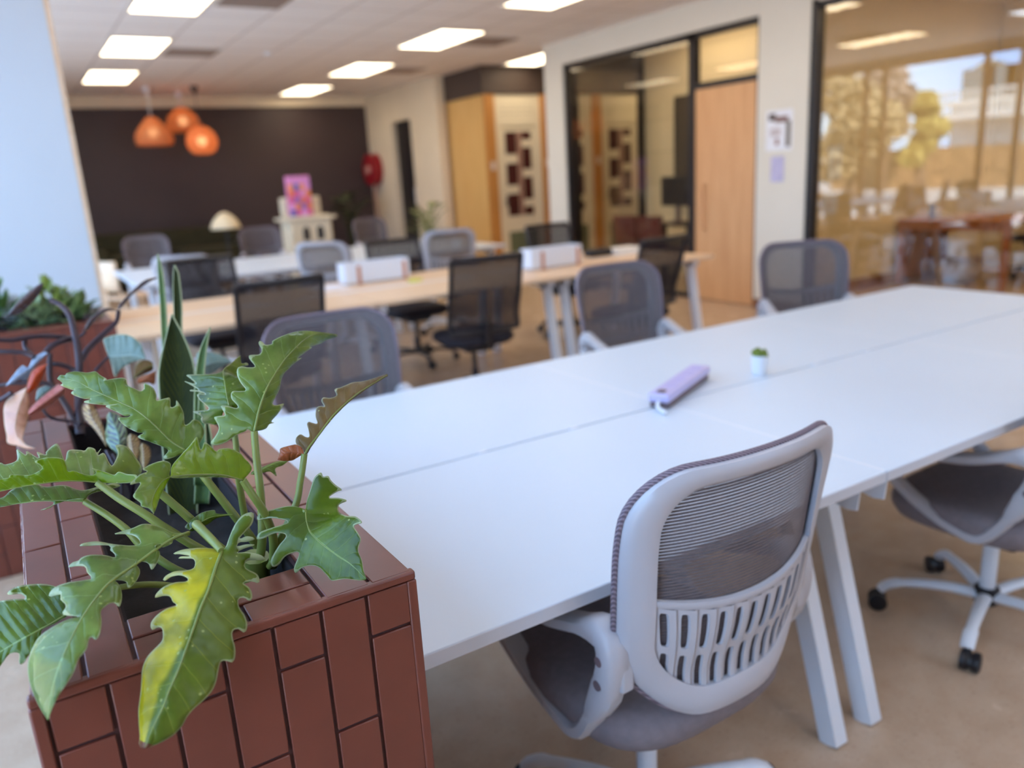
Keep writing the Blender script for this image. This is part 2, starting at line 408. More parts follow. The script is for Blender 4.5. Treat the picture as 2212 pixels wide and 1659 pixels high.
# ------------------------------------------------------------------ outdoors: sky, sun, and what the glass reflects
wd = bpy.data.worlds.new('sky'); bpy.context.scene.world = wd; wd.use_nodes = True
nt = wd.node_tree; nt.nodes.clear()
o_ = nt.nodes.new('ShaderNodeOutputWorld'); bg = nt.nodes.new('ShaderNodeBackground'); bg.inputs[1].default_value = 14.5
tc = nt.nodes.new('ShaderNodeTexCoord'); nz = nt.nodes.new('ShaderNodeTexNoise'); nz.inputs['Scale'].default_value = 2.6; nz.inputs['Detail'].default_value = 6
rp = nt.nodes.new('ShaderNodeValToRGB'); rp.color_ramp.elements[0].position = .42; rp.color_ramp.elements[0].color = (.27, .53, 1.0, 1)
rp.color_ramp.elements[1].position = .68; rp.color_ramp.elements[1].color = (.58, .81, 1.0, 1)
nt.links.new(tc.outputs['Generated'], nz.inputs['Vector']); nt.links.new(nz.outputs[0], rp.inputs[0]); nt.links.new(rp.outputs[0], bg.inputs[0]); nt.links.new(bg.outputs[0], o_.inputs[0])
sl = bpy.data.lights.new('sun', 'SUN'); sl.energy = 75.0; sl.angle = .02; sl.color = (1, .93, .82)
so = bpy.data.objects.new('sun', sl); C.objects.link(so); so.rotation_euler = (radians(25), radians(33), 0)
for k, (y0, y1) in enumerate(((-.4, 4.85), (5.5, 11.3))):
    pl = bpy.data.lights.new('window_portal', 'AREA'); pl.shape = 'RECTANGLE'; pl.size = 2.7; pl.size_y = y1-y0; pl.cycles.is_portal = True
    po = bpy.data.objects.new('window_portal', pl); C.objects.link(po); po.location = (LX-.16, (y0+y1)/2, 1.49); po.rotation_euler = (0, -pi/2, 0)
pl = bpy.data.lights.new('window_portal', 'AREA'); pl.shape = 'RECTANGLE'; pl.size = 3.0; pl.size_y = 1.96; pl.cycles.is_portal = True
po = bpy.data.objects.new('window_portal', pl); C.objects.link(po); po.location = (4.5, -3.42, 1.88); po.rotation_euler = (pi/2, 0, 0)
M_['ground'] = plain('bounce_ground', (168, 162, 156), .9, .12, .6)  # unseen ground, raised and lightened to bounce sunlight onto the ceiling
m = MB(); m.box(-90, -1.2, -60, 90, -.4, -.3); m.box(-1.2, 60, -60, -3.4, -.4, -.3); g = m.build('ground_outside', M_['ground'], smooth=False); g['kind'] = 'structure'
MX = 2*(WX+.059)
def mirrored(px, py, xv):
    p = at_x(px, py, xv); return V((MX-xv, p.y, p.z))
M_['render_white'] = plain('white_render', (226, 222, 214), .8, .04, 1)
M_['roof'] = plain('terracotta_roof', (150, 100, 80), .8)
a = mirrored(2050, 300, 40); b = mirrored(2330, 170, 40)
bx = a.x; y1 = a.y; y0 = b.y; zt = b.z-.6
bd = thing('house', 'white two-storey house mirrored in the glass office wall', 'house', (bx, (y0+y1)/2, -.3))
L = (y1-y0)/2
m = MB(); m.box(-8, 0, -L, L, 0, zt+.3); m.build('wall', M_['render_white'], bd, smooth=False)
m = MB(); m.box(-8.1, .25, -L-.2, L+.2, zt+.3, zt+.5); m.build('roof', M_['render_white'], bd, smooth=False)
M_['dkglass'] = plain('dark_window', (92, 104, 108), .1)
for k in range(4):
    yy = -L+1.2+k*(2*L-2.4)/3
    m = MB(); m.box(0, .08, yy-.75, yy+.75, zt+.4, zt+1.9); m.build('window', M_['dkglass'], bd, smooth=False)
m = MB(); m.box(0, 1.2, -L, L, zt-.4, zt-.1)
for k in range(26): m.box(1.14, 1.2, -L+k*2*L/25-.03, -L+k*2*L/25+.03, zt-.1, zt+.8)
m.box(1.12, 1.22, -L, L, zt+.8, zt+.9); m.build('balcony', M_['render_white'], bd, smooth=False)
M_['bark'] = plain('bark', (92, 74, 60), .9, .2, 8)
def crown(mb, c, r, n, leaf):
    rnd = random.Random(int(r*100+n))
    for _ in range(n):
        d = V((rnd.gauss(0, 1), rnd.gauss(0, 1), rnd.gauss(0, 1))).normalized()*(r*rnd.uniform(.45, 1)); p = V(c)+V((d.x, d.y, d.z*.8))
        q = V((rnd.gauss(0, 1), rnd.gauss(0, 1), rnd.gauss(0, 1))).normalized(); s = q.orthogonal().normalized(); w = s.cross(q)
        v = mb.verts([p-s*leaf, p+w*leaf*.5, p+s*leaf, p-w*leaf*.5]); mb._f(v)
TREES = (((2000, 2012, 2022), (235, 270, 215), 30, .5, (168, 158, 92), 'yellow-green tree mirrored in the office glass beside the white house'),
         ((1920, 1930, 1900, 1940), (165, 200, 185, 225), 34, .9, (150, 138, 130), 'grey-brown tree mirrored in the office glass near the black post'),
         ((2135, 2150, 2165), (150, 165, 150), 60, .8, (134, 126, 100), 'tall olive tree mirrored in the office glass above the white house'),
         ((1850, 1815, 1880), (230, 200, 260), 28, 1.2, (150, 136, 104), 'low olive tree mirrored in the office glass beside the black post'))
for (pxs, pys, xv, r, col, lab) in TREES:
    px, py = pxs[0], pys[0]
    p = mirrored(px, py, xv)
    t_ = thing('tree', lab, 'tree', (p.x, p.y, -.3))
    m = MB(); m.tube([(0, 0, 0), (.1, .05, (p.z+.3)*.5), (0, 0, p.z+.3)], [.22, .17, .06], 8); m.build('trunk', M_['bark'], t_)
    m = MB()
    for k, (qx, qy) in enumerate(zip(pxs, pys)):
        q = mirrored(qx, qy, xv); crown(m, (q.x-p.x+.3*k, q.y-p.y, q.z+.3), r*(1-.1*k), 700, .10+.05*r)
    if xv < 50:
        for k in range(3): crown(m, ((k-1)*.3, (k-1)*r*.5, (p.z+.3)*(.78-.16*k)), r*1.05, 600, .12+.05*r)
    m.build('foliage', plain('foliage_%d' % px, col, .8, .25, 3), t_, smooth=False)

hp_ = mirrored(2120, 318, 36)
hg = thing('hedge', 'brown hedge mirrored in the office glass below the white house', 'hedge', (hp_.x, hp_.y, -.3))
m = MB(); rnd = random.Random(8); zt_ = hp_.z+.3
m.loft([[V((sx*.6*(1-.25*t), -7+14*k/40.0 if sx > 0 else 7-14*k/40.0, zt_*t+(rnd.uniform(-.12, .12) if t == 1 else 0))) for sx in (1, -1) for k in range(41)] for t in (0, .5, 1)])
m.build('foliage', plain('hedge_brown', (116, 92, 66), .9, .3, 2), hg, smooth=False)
# ------------------------------------------------------------------ planters clad in brown tiles
M_['tile'] = plain('brown_tile', (112, 57, 43), .33, .07, 14, .05, 60)
M_['grout'] = plain('dark_grout', (72, 38, 36), .7, .1, 20)
M_['liner'] = plain('dark_liner', (26, 13, 14), .8, .1, 20)
M_['soil'] = plain('potting_soil', (26, 18, 14), .95, .35, 60, .8, 90)
def planter(name, label, x0, x1, y0, y1, zt, wl, wr, wf, wb):
    loc = ((x0+x1)/2, (y0+y1)/2, 0); r = thing(name, label, 'planter', loc)
    m = MB(); e = .004
    X0, X1, Y0, Y1 = x0+e, x1-e, y0+e, y1-e
    ix0, ix1, iy0, iy1 = x0+wl, x1-wr, y0+wf, y1-wb
    m.box(X0, ix0, Y0, Y1, 0, zt-e); m.box(ix1, X1, Y0, Y1, 0, zt-e); m.box(ix0, ix1, Y0, iy0, 0, zt-e); m.box(ix0, ix1, iy1, Y1, 0, zt-e)
    m.build('core', M_['grout'], r, smooth=False, off=loc)
    g, tw, tl = .0042, .0572, .224
    def strip_face(mk, length, first_z):
        n = int(round(length/tw)); w = length/n
        for i in range(n):
            z = first_z[i % 2]; zs = [zt-.012]
            while z > 0: zs.append(z); z -= tl
            zs.append(0)
            for a, b in zip(zs, zs[1:]):
                if a-b > .02: mk(i*w+g/2, (i+1)*w-g/2, b+g/2, a-g/2)
    def run(mk, length, rows, start):
        for j, (a, b) in enumerate(rows):
            s = [0]; q = start[j % len(start)]
            while q < length-.02: s.append(q); q += tl
            s.append(length)
            for u, v in zip(s, s[1:]): mk(a+g/2, b-g/2, u+g/2, v-g/2)
    faces = {}
    f = MB(); strip_face(lambda a, b, c, d: f.box(x0+.012+a, x0+.012+b, y0, y0+.01, c, d), x1-x0-.020, (.664+.224-.004, .773)); f.build('front_tiles', M_['tile'], r, bevel=.0016, seg=2, off=loc)
    f2 = MB(); strip_face(lambda a, b, c, d: f2.box(x1-.01, x1, y0+.012+a, y0+.012+b, c, d), y1-y0-.024, (.884, .773)); f2.build('side_tiles', M_['tile'], r, bevel=.0016, seg=1, off=loc)
    f3 = MB(); strip_face(lambda a, b, c, d: f3.box(x0, x0+.01, y0+.012+a, y0+.012+b, c, d), y1-y0-.024, (.884, .773)); f3.build('side_tiles', M_['tile'], r, bevel=.0016, seg=1, off=loc)
    f4 = MB(); strip_face(lambda a, b, c, d: f4.box(x0+.012+a, x0+.012+b, y1-.01, y1, c, d), x1-x0-.020, (.884, .773)); f4.build('back_tiles', M_['tile'], r, bevel=.0016, seg=1, off=loc)
    t = MB(); h = zt-.008
    run(lambda a, b, u, v: t.box(a, b, y0+u, y0+v, h, zt), y1-y0, [(x0+.002, x0+wl/2+.002), (x0+wl/2+.002, x0+wl)], (.17, .26))
    run(lambda a, b, u, v: t.box(a, b, y0+u, y0+v, h, zt), y1-y0, [(x1-wr, x1-wr/2), (x1-wr/2, x1-.002)], (.20, .30))
    L = ix1-ix0
    run(lambda a, b, u, v: t.box(ix0+u, ix0+v, a, b, h, zt), L, [(y0+.002, y0+wf/2), (y0+wf/2, iy0)], (.12, .21))
    run(lambda a, b, u, v: t.box(ix0+u, ix0+v, a, b, h, zt), L, [(iy1, y1-wb/2), (y1-wb/2, y1-.002)], (.12, .21))
    t.build('rim_tiles', M_['tile'], r, bevel=.0016, seg=2, off=loc)
    q = MB(); b_ = .011
    q.box(x0-.001, x1+.001, y0-.002, y0+b_, zt-.0125, zt-.0005); q.box(x1-b_, x1+.002, y0-.002, y0+b_, 0, zt-.0125); q.box(x0-.002, x0+b_, y0-.002, y0+b_, 0, zt-.0125)
    q.box(x0-.001, x1+.001, y1-b_, y1+.002, zt-.0125, zt-.0005)
    q.bm.free()
    for bx_ in ((x0-.001, x1+.001, y0-.002, y0+b_, zt-.0125, zt-.0005), (x1-b_, x1+.002, y0-.002, y0+b_, 0, zt-.0125), (x0-.002, x0+b_, y0-.002, y0+b_, 0, zt-.0125), (x0-.001, x1+.001, y1-b_, y1+.002, zt-.0125, zt-.0005)):
        q = MB(); q.box(*bx_); q.build('corner_trim', M_['tile'], r, bevel=.003, seg=3, off=loc)
    s = MB(); R = []
    rnd = random.Random(3)
    nx, ny = 14, 44
    R = [[(ix0+(ix1-ix0)*i/nx, iy0+(iy1-iy0)*j/ny, zt-.075+rnd.uniform(-.006, .008)) for i in range(nx+1)] for j in range(ny+1)]
    s.grid(R); s.build('soil', M_['soil'], r, off=loc)
    l = MB(); l.box(ix0, ix0+.004, iy0, iy1, .7, zt-.012); l.box(ix1-.004, ix1, iy0, iy1, .7, zt-.012); l.box(ix0, ix1, iy0, iy0+.004, .7, zt-.012); l.box(ix0, ix1, iy1-.004, iy1, .7, zt-.012)
    l.build('liner', M_['liner'], r, smooth=False, off=loc)
    return r
PX0, PX1, PY0, PY1, PZ = -.072, .35, .838, 2.02, .956
planter('tiled_planter', 'brown tiled planter full of jagged-leaved plants at the near end of the white desks', PX0, PX1, PY0, PY1, PZ, .1, .115, .105, .1)
planter('tiled_planter', 'brown tiled planter with low bushy plants standing in front of the white pillar', -.85, .285, 3.49, 3.98, PZ, .1, .1, .1, .1)
# ------------------------------------------------------------------ desks
def bench(name, label, cat, xs, y0, y1, top, ec, mt, me, legxs, spread, lt=.045, seam=.008, group=None):
    loc = ((xs[0]+xs[-1])/2, (y0+y1)/2, 0); r = thing(name, label, cat, loc, 0, group)
    ym = (y0+y1)/2; th = .026
    for a, b in zip(xs, xs[1:]):
        for c, d in ((y0, ym-seam/2), (ym+seam/2, y1)):
            m = MB(); m.box(a+.0015, b-.0015, c, d, top-th, top); tp = m.build('desktop', mt, r, bevel=.002, off=loc)
            e = MB(); yy = y0-.0012 if c == y0 else y1+.0012
            e.box(a+.0015, b-.0015, min(yy, c if c == y0 else d), max(yy, c if c == y0 else d), top-th+.001, top-.0015); e.build('edge_band', me, tp, off=loc)
    for x in legxs:
        for s in (-1, 1):
            yo, yi = (y0+.052, y0+.052+spread) if s < 0 else (y1-.052, y1-.052-spread)
            m = MB(); m.beam((x, yo, .0), (x, yi, top-th), lt, lt*1.15, (0, -s, .25)); m.build('leg', M_['white'], r, bevel=.003, off=loc)
        m = MB(); m.box(x-lt/2, x+lt/2, y0+.1, y1-.1, top-th-.06, top-th); m.build('leg_beam', M_['white'], r, bevel=.003, off=loc)
    m = MB()
    for yy in (y0+.36, y1-.36): m.box(xs[0]+.08, xs[-1]-.08, yy-.025, yy+.025, top-th-.05, top-th-.001)
    m.build('rail', M_['white'], r, smooth=False, off=loc)
    return r, loc
xsW = [.353, 1.578, 2.803, 4.03]
wb, wloc = bench('desk_bench', 'long white desk bench in the foreground with a power strip and small cactus on it', 'desk', xsW, .98, 2.432, .73, 0, M_['laminate'], M_['edge'], (.41, 1.515, 1.655, 2.74, 2.88, 3.96), .2)
for x in (.405, 1.50, 1.60, 2.73, 2.87):      # folded white plates under the front edge
    m = MB(); m.prism([(.99, .704), (1.12, .704), (1.12, .66), (1.02, .645), (.995, .65)], 'x', x-.002, x+.002); m.build('bracket', M_['white'], wb, bevel=.0008, off=wloc)
for px, py in ((1055, 985), (1252, 931), (1778, 790), (1886, 760)):
    p = at_z(px, py, .73); m = MB(); m.box(p.x-.012, p.x+.012, 1.700, 1.712+.0, .718, .7335); m.build('cable_clip', M_['white'], wb, bevel=.001, off=wloc)
for x in xsW[1:-1]:
    m = MB(); m.box(x-.004, x+.004, .985, 2.427, .72, .7304); m.build('joint_strip', M_['white'], wb, bevel=.0005, off=wloc)
xsB = [.385, 1.79, 3.2, 4.61]
bb, bloc = bench('desk_bench', 'long birch-topped desk bench in the middle of the room between the black mesh chairs', 'desk', xsB, 4.42, 5.63, .73, 0, M_['birch'], M_['birch'], (.5, 1.72, 1.86, 3.13, 3.27, 4.52), .12, .05, .03)
m = MB(); m.box(xsB[0]+.02, xsB[-1]-.02, 5.0, 5.05, .712, .731); m.build('cable_cover', M_['white'], bb, smooth=False, off=bloc)
xsF = [.78, 1.95, 3.12, 4.3]
bench('desk_bench', 'white desk bench at the back of the room in front of the dark wall', 'desk', xsF, 7.0, 8.65, .73, 0, M_['laminate'], M_['edge'], (.9, 1.9, 2.02, 3.05, 3.19, 4.2), .12)
# things on the white desk
ps = thing('power_strip', 'slim lavender-topped power strip lying on the white desk beside the joint', 'power strip', (1.70, 1.765, .7308), radians(26))
M_['lav'] = plain('lavender_plastic', (196, 186, 226), .35, .03)
M_['greyun'] = plain('grey_plastic', (110, 92, 96), .5, .05)
m = MB(); m.box(-.19, .19, -.034, .034, .018, .046); m.build('top_shell', M_['lav'], ps, bevel=.008, seg=3)
m = MB(); m.box(-.185, .185, -.03, .03, .0, .02); m.build('base_shell', M_['greyun'], ps, bevel=.004)
for k in range(4):
    m = MB(); m.lathe([(.019, .0462), (.019, .0475), (.016, .0475), (.016, .0466)], 16, (-.08+.075*k, 0, 0)); m.build('socket', M_['lav'], ps)
m = MB(); m.box(-.178, -.15, -.012, .012, .0455, .050); m.build('switch', M_['greyun'], ps, bevel=.002)
m = MB(); m.tube(catmull([(-.185, 0, .022), (-.21, -.005, .016), (-.225, -.02, .009), (-.245, -.045, .0082)], 12), .006, 8); m.build('cable', M_['white'], ps)
pc = at_z(1640, 808, .73)
cp = thing('potted_cactus', 'tiny green cactus in a white pot on the white desk', 'potted plant', (pc.x, pc.y, .73))
m = MB(); m.lathe([(.020, 0), (.024, .004), (.028, .062), (.0285, .066), (.025, .066), (.024, .058), (0, .057)], 24); m.build('pot', M_['white'], cp)
M_['cactus'] = plain('cactus_green', (112, 128, 44), .7, .25, 60)
m = MB(); rnd = random.Random(5)
for k in range(26):
    a = rnd.uniform(0, 2*pi); rr = .022*sqrt(rnd.random()); m.ball((rr*cos(a), rr*sin(a), .068+rnd.uniform(-.004, .014)), rnd.uniform(.006, .0095), 8)
m.build('cactus', M_['cactus'], cp)
# ------------------------------------------------------------------ grey mesh chairs
M_['shell'] = plain('pale_grey_plastic', (188, 186, 192), .38, .02, 8, .03, 300)
M_['fabric'] = plain('mauve_grey_fabric', (128, 118, 122), .9, .08, 60, .5, 700)
M_['border'] = plain('mesh_border', (104, 96, 98), .8, .12, 90)
M_['thread'] = plain('mesh_thread', (102, 93, 95), .75, .12, 90)
def rim_mat():
    t = NT('braided_edge'); w = t.n('ShaderNodeTexWave', wave_type='BANDS', bands_direction='DIAGONAL'); w.inputs['Scale'].default_value = 85; w.inputs['Distortion'].default_value = 1.5
    t.l(t.obj(), w.inputs['Vector']); b = t.bsdf(t.ramp(w.outputs['Fac'], [(.3, srgb(104, 90, 100)), (.7, srgb(146, 130, 140))]), .85); t.l(t.bump(w.outputs['Fac'], .6, .002), b.inputs['Normal']); return t.m
M_['rim'] = rim_mat()
BZ0, BZ1, BW = .478, .977, .245
def byedge(z): return -.185-.072*((z-.6)/.355)
def bsurf(x, z, d=0.0):                            # the curved sheet of the backrest; d moves towards the sitter
    u = min(abs(x)/BW, 1.05)
    lum = .018*math.exp(-((z-.58)/.07)**2)
    return V((x, byedge(z)-(.100-.045*min(max((z-.62)/.3, 0), 1))*(1-u**2.2)+lum*(1-u*u)+d, z))
def bout(n=96, inset=0.0, top=None, bot=None, side=None):
    side = inset if side is None else side; top = inset if top is None else top; bot = inset if bot is None else bot
    w, z0, z1 = BW-side, BZ0+bot, BZ1-top
    pts = []
    rt_, rb_ = .098-top*.6, .16-bot*.7
    def taper(z): return 1-.15*max(0, (.64-z)/.16)-.05*min(max((.82-z)/.18, 0), 1)
    for k in range(9): a = -pi/2+pi/2*k/8; pts.append((w-rb_+rb_*cos(a), z0+rb_+rb_*sin(a)))
    for k in range(9): a = pi/2*k/8; pts.append((w-rt_+rt_*cos(a), z1-rt_+rt_*sin(a)))
    right = pts; pts = []
    for a, b in zip(right, right[1:]):
        pts.append(a); d = sqrt((b[0]-a[0])**2+(b[1]-a[1])**2)
        if d > .05: pts += [(a[0]+(b[0]-a[0])*t, a[1]+(b[1]-a[1])*t) for t in (.2, .4, .6, .8)]
    pts.append(right[-1])
    tl = right[-1]; br = right[0]
    pts = [(br[0]*t, br[1]) for t in (0, .35, .7)]+pts+[(tl[0]*t, tl[1]) for t in (.7, .35)]
    pts = pts+[(tl[0]*0, tl[1])]+[(-x, z) for x, z in reversed(pts[1:])]
    pts = [(x*taper(z), z) for x, z in pts]
    P = catmull(pts, n, closed=True)
    return P
def half_width(z):
    best = 0
    P = OUT0
    for a, b in zip(P, P[1:]+P[:1]):
        if (a[1]-z)*(b[1]-z) <= 0 and a[0] > 0: best = max(best, a[0])
    return best
OUT0 = bout(160)
def sup(a, n): return (abs(cos(a))**(2/n))*(1 if cos(a) >= 0 else -1), (abs(sin(a))**(2/n))*(1 if sin(a) >= 0 else -1)
def mesh_chair(loc, rz, label):
    r = thing('mesh_office_chair', label, 'office chair', loc, rz, 'grey mesh office chairs')
    A, B = bout(96), bout(96, top=.034, bot=.058, side=.050)
    m = MB(); rings = []
    for a, b in zip(A, B):
        pa, pb = bsurf(*a), bsurf(*b)
        md = (pa+pb)/2
        n = V((0, 1, 0))
        rings.append([pa+n*.012, pa-n*.001, pa*.75+pb*.25-n*.007, md-n*.008, pa*.2+pb*.8-n*.006, pb-n*.001, pb+n*.010, md+n*.012])
    m.loft(rings, closed=True); m.build('backrest_frame', M_['shell'], r, angle=60)
    # lumbar panel: louvred, with two rows of slots
    m = MB(); nc = 11
    def P(u, v, lift=0.0):
        wv = .172+.022*v; x = u*wv
        zb = .522+.040*abs(u)**3; zt = .702+.026*u*u
        q = bsurf(x, zb+v*(zt-zb), .0055); q.y += lift; return q
    for i in range(nc):
        u0, u1 = -1+2*i/nc, -1+2*(i+1)/nc
        for j in range(2):
            v0, v1 = (0.0, .49) if j == 0 else (.49, 1.0)
            def cell(a, b): return P(u0+(u1-u0)*a, v0+(v1-v0)*b, -.005*a)
            inner, outer = [], []
            for k in range(24):
                t = 2*pi*k/24; cx_, cy_ = cos(t), sin(t)
                sx, sy = sup(t, 5); inner.append((.5+.21*sx, .5+(.40 if j else .42)*sy))
                s = 1/max(abs(cx_), abs(cy_)); outer.append((.5+.5*cx_*s, .5+.5*cy_*s))
            vi = m.verts([cell(*p) for p in inner]); vo = m.verts([cell(*p) for p in outer]); vb = m.verts([cell(*p)+V((0, .006, 0)) for p in inner])
            for k in range(24):
                m._f([vo[k], vo[(k+1) % 24], vi[(k+1) % 24], vi[k]]); m._f([vi[k], vi[(k+1) % 24], vb[(k+1) % 24], vb[k]])
    m.grid([[P(-1+2*i/40, 1.0, -.002) for i in range(41)], [P(-1+2*i/40, 1.05, -.006) for i in range(41)], [P(-1+2*i/40, 1.085, -.004) for i in range(41)], [P(-1+2*i/40, 1.09, .006) for i in range(41)]])
    m.grid([[P(-1.08+2.16*i/40, 0.0, -.002) for i in range(41)], [P(-1.1+2.2*i/40, -.1, .001) for i in range(41)]])
    m.build('lumbar_panel', M_['shell'], r, angle=50)
    m = MB(); z = BZ0+.02
    while z < BZ1-.012:
        w = half_width(z)-.004
        rows = []
        for k in range(25):
            x = -w+2*w*k/24; p = bsurf(x, z, .0145); rows.append(p)
        m.tube(rows, .0013, 4, caps=False, flat=1.85); z += .0060
    m.build('backrest_mesh', M_['thread'], r, angle=80)
    m = MB(); Bi = bout(96, top=.030, bot=.05, side=.040)
    m.loft([[bsurf(a[0]*.995, a[1], .0155), bsurf(b[0], b[1], .0155), bsurf(b[0], b[1], .0135), bsurf(a[0]*.995, a[1], .0125)] for a, b in zip(A, Bi)], closed=True); m.build('backrest_border', M_['border'], r, angle=60)
    m = MB(); m.tube([bsurf(x*1.004, z, .0155) for x, z in bout(96)], .0062, 8, closed=True); m.build('backrest_edging', M_['rim'], r)
    m = MB(); rings = []
    for s, z in ((.55, .378), (.84, .382), (.93, .394), (.99, .420), (1.0, .440), (.97, .456), (.88, .468), (.6, .472), (.2, .469)):
        rings.append([(.245*s*sup(2*pi*k/48, 3.4)[0], .015+.24*s*sup(2*pi*k/48, 3.4)[1], z+(.006*(sup(2*pi*k/48, 3.4)[0]*s)**2 if z > .445 else 0)) for k in range(48)])
    m.loft(rings); m.build('seat', M_['fabric'], r, angle=70)
    m = MB(); m.box(-.09, .09, -.10, .1, .325, .380); m.build('seat_mechanism', M_['blackplastic'], r, bevel=.012)
    for s in (-1, 1):
        loop = catmull([(-.190, .620), (-.180, .662), (-.130, .658), (-.02, .622), (.10, .605), (.19, .592), (.212, .560), (.18, .50), (.08, .430), (.0, .398), (-.055, .390), (-.105, .435), (-.168, .545)], 56, closed=True)
        m = MB(); rings = []
        for k, (y, z) in enumerate(loop):
            y0, z0 = loop[k-1]; y1, z1 = loop[(k+1) % 56]
            t = V((0, y1-y0, z1-z0)).normalized(); nn = V((1, 0, 0)); b = t.cross(nn)
            wx = .022 if z < .57 else .026; wt = .0150+.014*max(0, 1-abs(y+.17)/.05)*(1 if z > .48 else .2)
            x = s*(.238-.02*max(0, (.5-z)/.14))
            rings.append([V((x, y, z))+nn*(wx*c_)+b*(wt*d_) for c_, d_ in ((1, -.6), (1, .6), (.6, 1), (-.6, 1), (-1, .6), (-1, -.6), (-.6, -1), (.6, -1))])
        m.loft(rings, closed=True)
        a = m.build('armrest', M_['shell'], r, angle=50)
        m = MB(); m.box(min(s*.208, s*.236), max(s*.208, s*.236), -.212, -.175, .56, .65); m.build('arm_bracket', M_['shell'], a, bevel=.006, seg=3)
        for zz in (.572, .622):
            m = MB(); m.cyl((s*.236, -.176-.006*(zz > .6), zz), (s*.2645, -.176-.006*(zz > .6), zz), .0095, 16); m.build('bolt_cap', M_['greyun'], a)
        m = MB(); m.beam((s*.232, -.02, .395), (s*.08, -.01, .365), .06, .014); m.build('arm_mount', M_['shell'], a, bevel=.004)
    m = MB(); m.lathe([(.020, .10), (.022, .105), (.022, .305), (.020, .307)], 20); m.build('gas_lift', M_['white'], r)
    m = MB(); m.lathe([(.024, .303), (.025, .307), (.028, .325), (.028, .33)], 20); m.build('lift_collar', M_['blackplastic'], r)
    m = MB(); m.lathe([(.0, .060), (.034, .062), (.036, .07), (.036, .108), (.03, .114), (.0, .114)], 24); m.build('base_hub', M_['blackplastic'], r)
    star_base(r, M_['white'], radians(52))
    return r
def star_base(r, mat, a0):
    for k in range(5):
        a = a0+2*pi*k/5; R_ = Matrix.Rotation(a, 4, 'Z')
        m = MB(); pts = catmull([(.03, 0, .088), (.12, 0, .098), (.22, 0, .094), (.275, 0, .082), (.298, 0, .060)], 16)
        m.tube([R_ @ V(p) for p in pts], [.021-.0065*abs(i/15-.0) + (.004 if i > 11 else 0) for i in range(16)], 10, flat=.8)
        leg = m.build('base_leg', mat, r)
        m = MB(); c = R_ @ V((.305, .012, .028)); ax = R_ @ V((0, 1, 0))
        for s in (-1, 1): m.tube([c+ax*(s*.006), c+ax*(s*.010), c+ax*(s*.024), c+ax*(s*.027)], [.026, .028, .028, .020], 18)
        m.tube([c-ax*.006, c+ax*.006], .022, 12); m.cyl(c+V((0, 0, .01)), R_ @ V((.299, .0, .062)), .009, 8)
        m.build('caster', M_['blackplastic'], leg)
def place_y(px, py, y, rz, back=.285):
    p = at_y(px, py, y); return (p.x-back*sin(rz), y+back*cos(rz), 0)
def place(px, py, z, rz, back=.285):
    p = at_z(px, py, z); return (p.x-back*sin(rz), p.y+back*cos(rz), 0)
c0 = mesh_chair((.97, 1.115, 0), 0, 'grey mesh office chair nearest the camera, slotted back towards us, under the white desk')
c2 = copy_thing(c0, (2.35, 1.105, 0), radians(3), 'grey mesh office chair near side of the white desk, cut off by the frame')
for ch in c2.children:      # this chair is set lower
    if ch.name.split('.')[0] in ('seat', 'seat_mechanism', 'lift_collar'): ch.location.z = -.036
    if ch.name.split('.')[0] == 'armrest': ch.location.z = -.02
copy_thing(c0, place(700, 694, .95, pi), pi, 'grey mesh office chair behind the jagged leaves on the far side of the white desk')
copy_thing(c0, place(1322, 583, .95, pi-.05), pi-.05, 'grey mesh office chair in the middle of the far side of the white desk')
copy_thing(c0, place(1728, 533, .95, pi-.5), pi-.5, 'grey mesh office chair turned aside at the far end of the white desk')
copy_thing(c0, place_y(312, 519, 10.15, pi), pi, 'grey mesh office chair before the green sofa, behind the left end of the back desk')
copy_thing(c0, place_y(385, 534, 6.45, -.55), -.55, 'grey mesh office chair turned aside at the near left end of the back desk')
copy_thing(c0, place(557, 496, .95, pi), pi, 'grey mesh office chair behind the back desk next to the mushroom lamp')
copy_thing(c0, place_y(688, 516, 6.4, -.8), -.8, 'grey mesh office chair turned side-on before the white display cabinet')
copy_thing(c0, place(792, 476, .95, pi+.2), pi+.2, 'grey mesh office chair behind the back desk under the hose reel')
copy_thing(c0, place_y(970, 489, 6.42, -.3), -.3, 'grey mesh office chair by the leafy pot plant next to the timber booth')
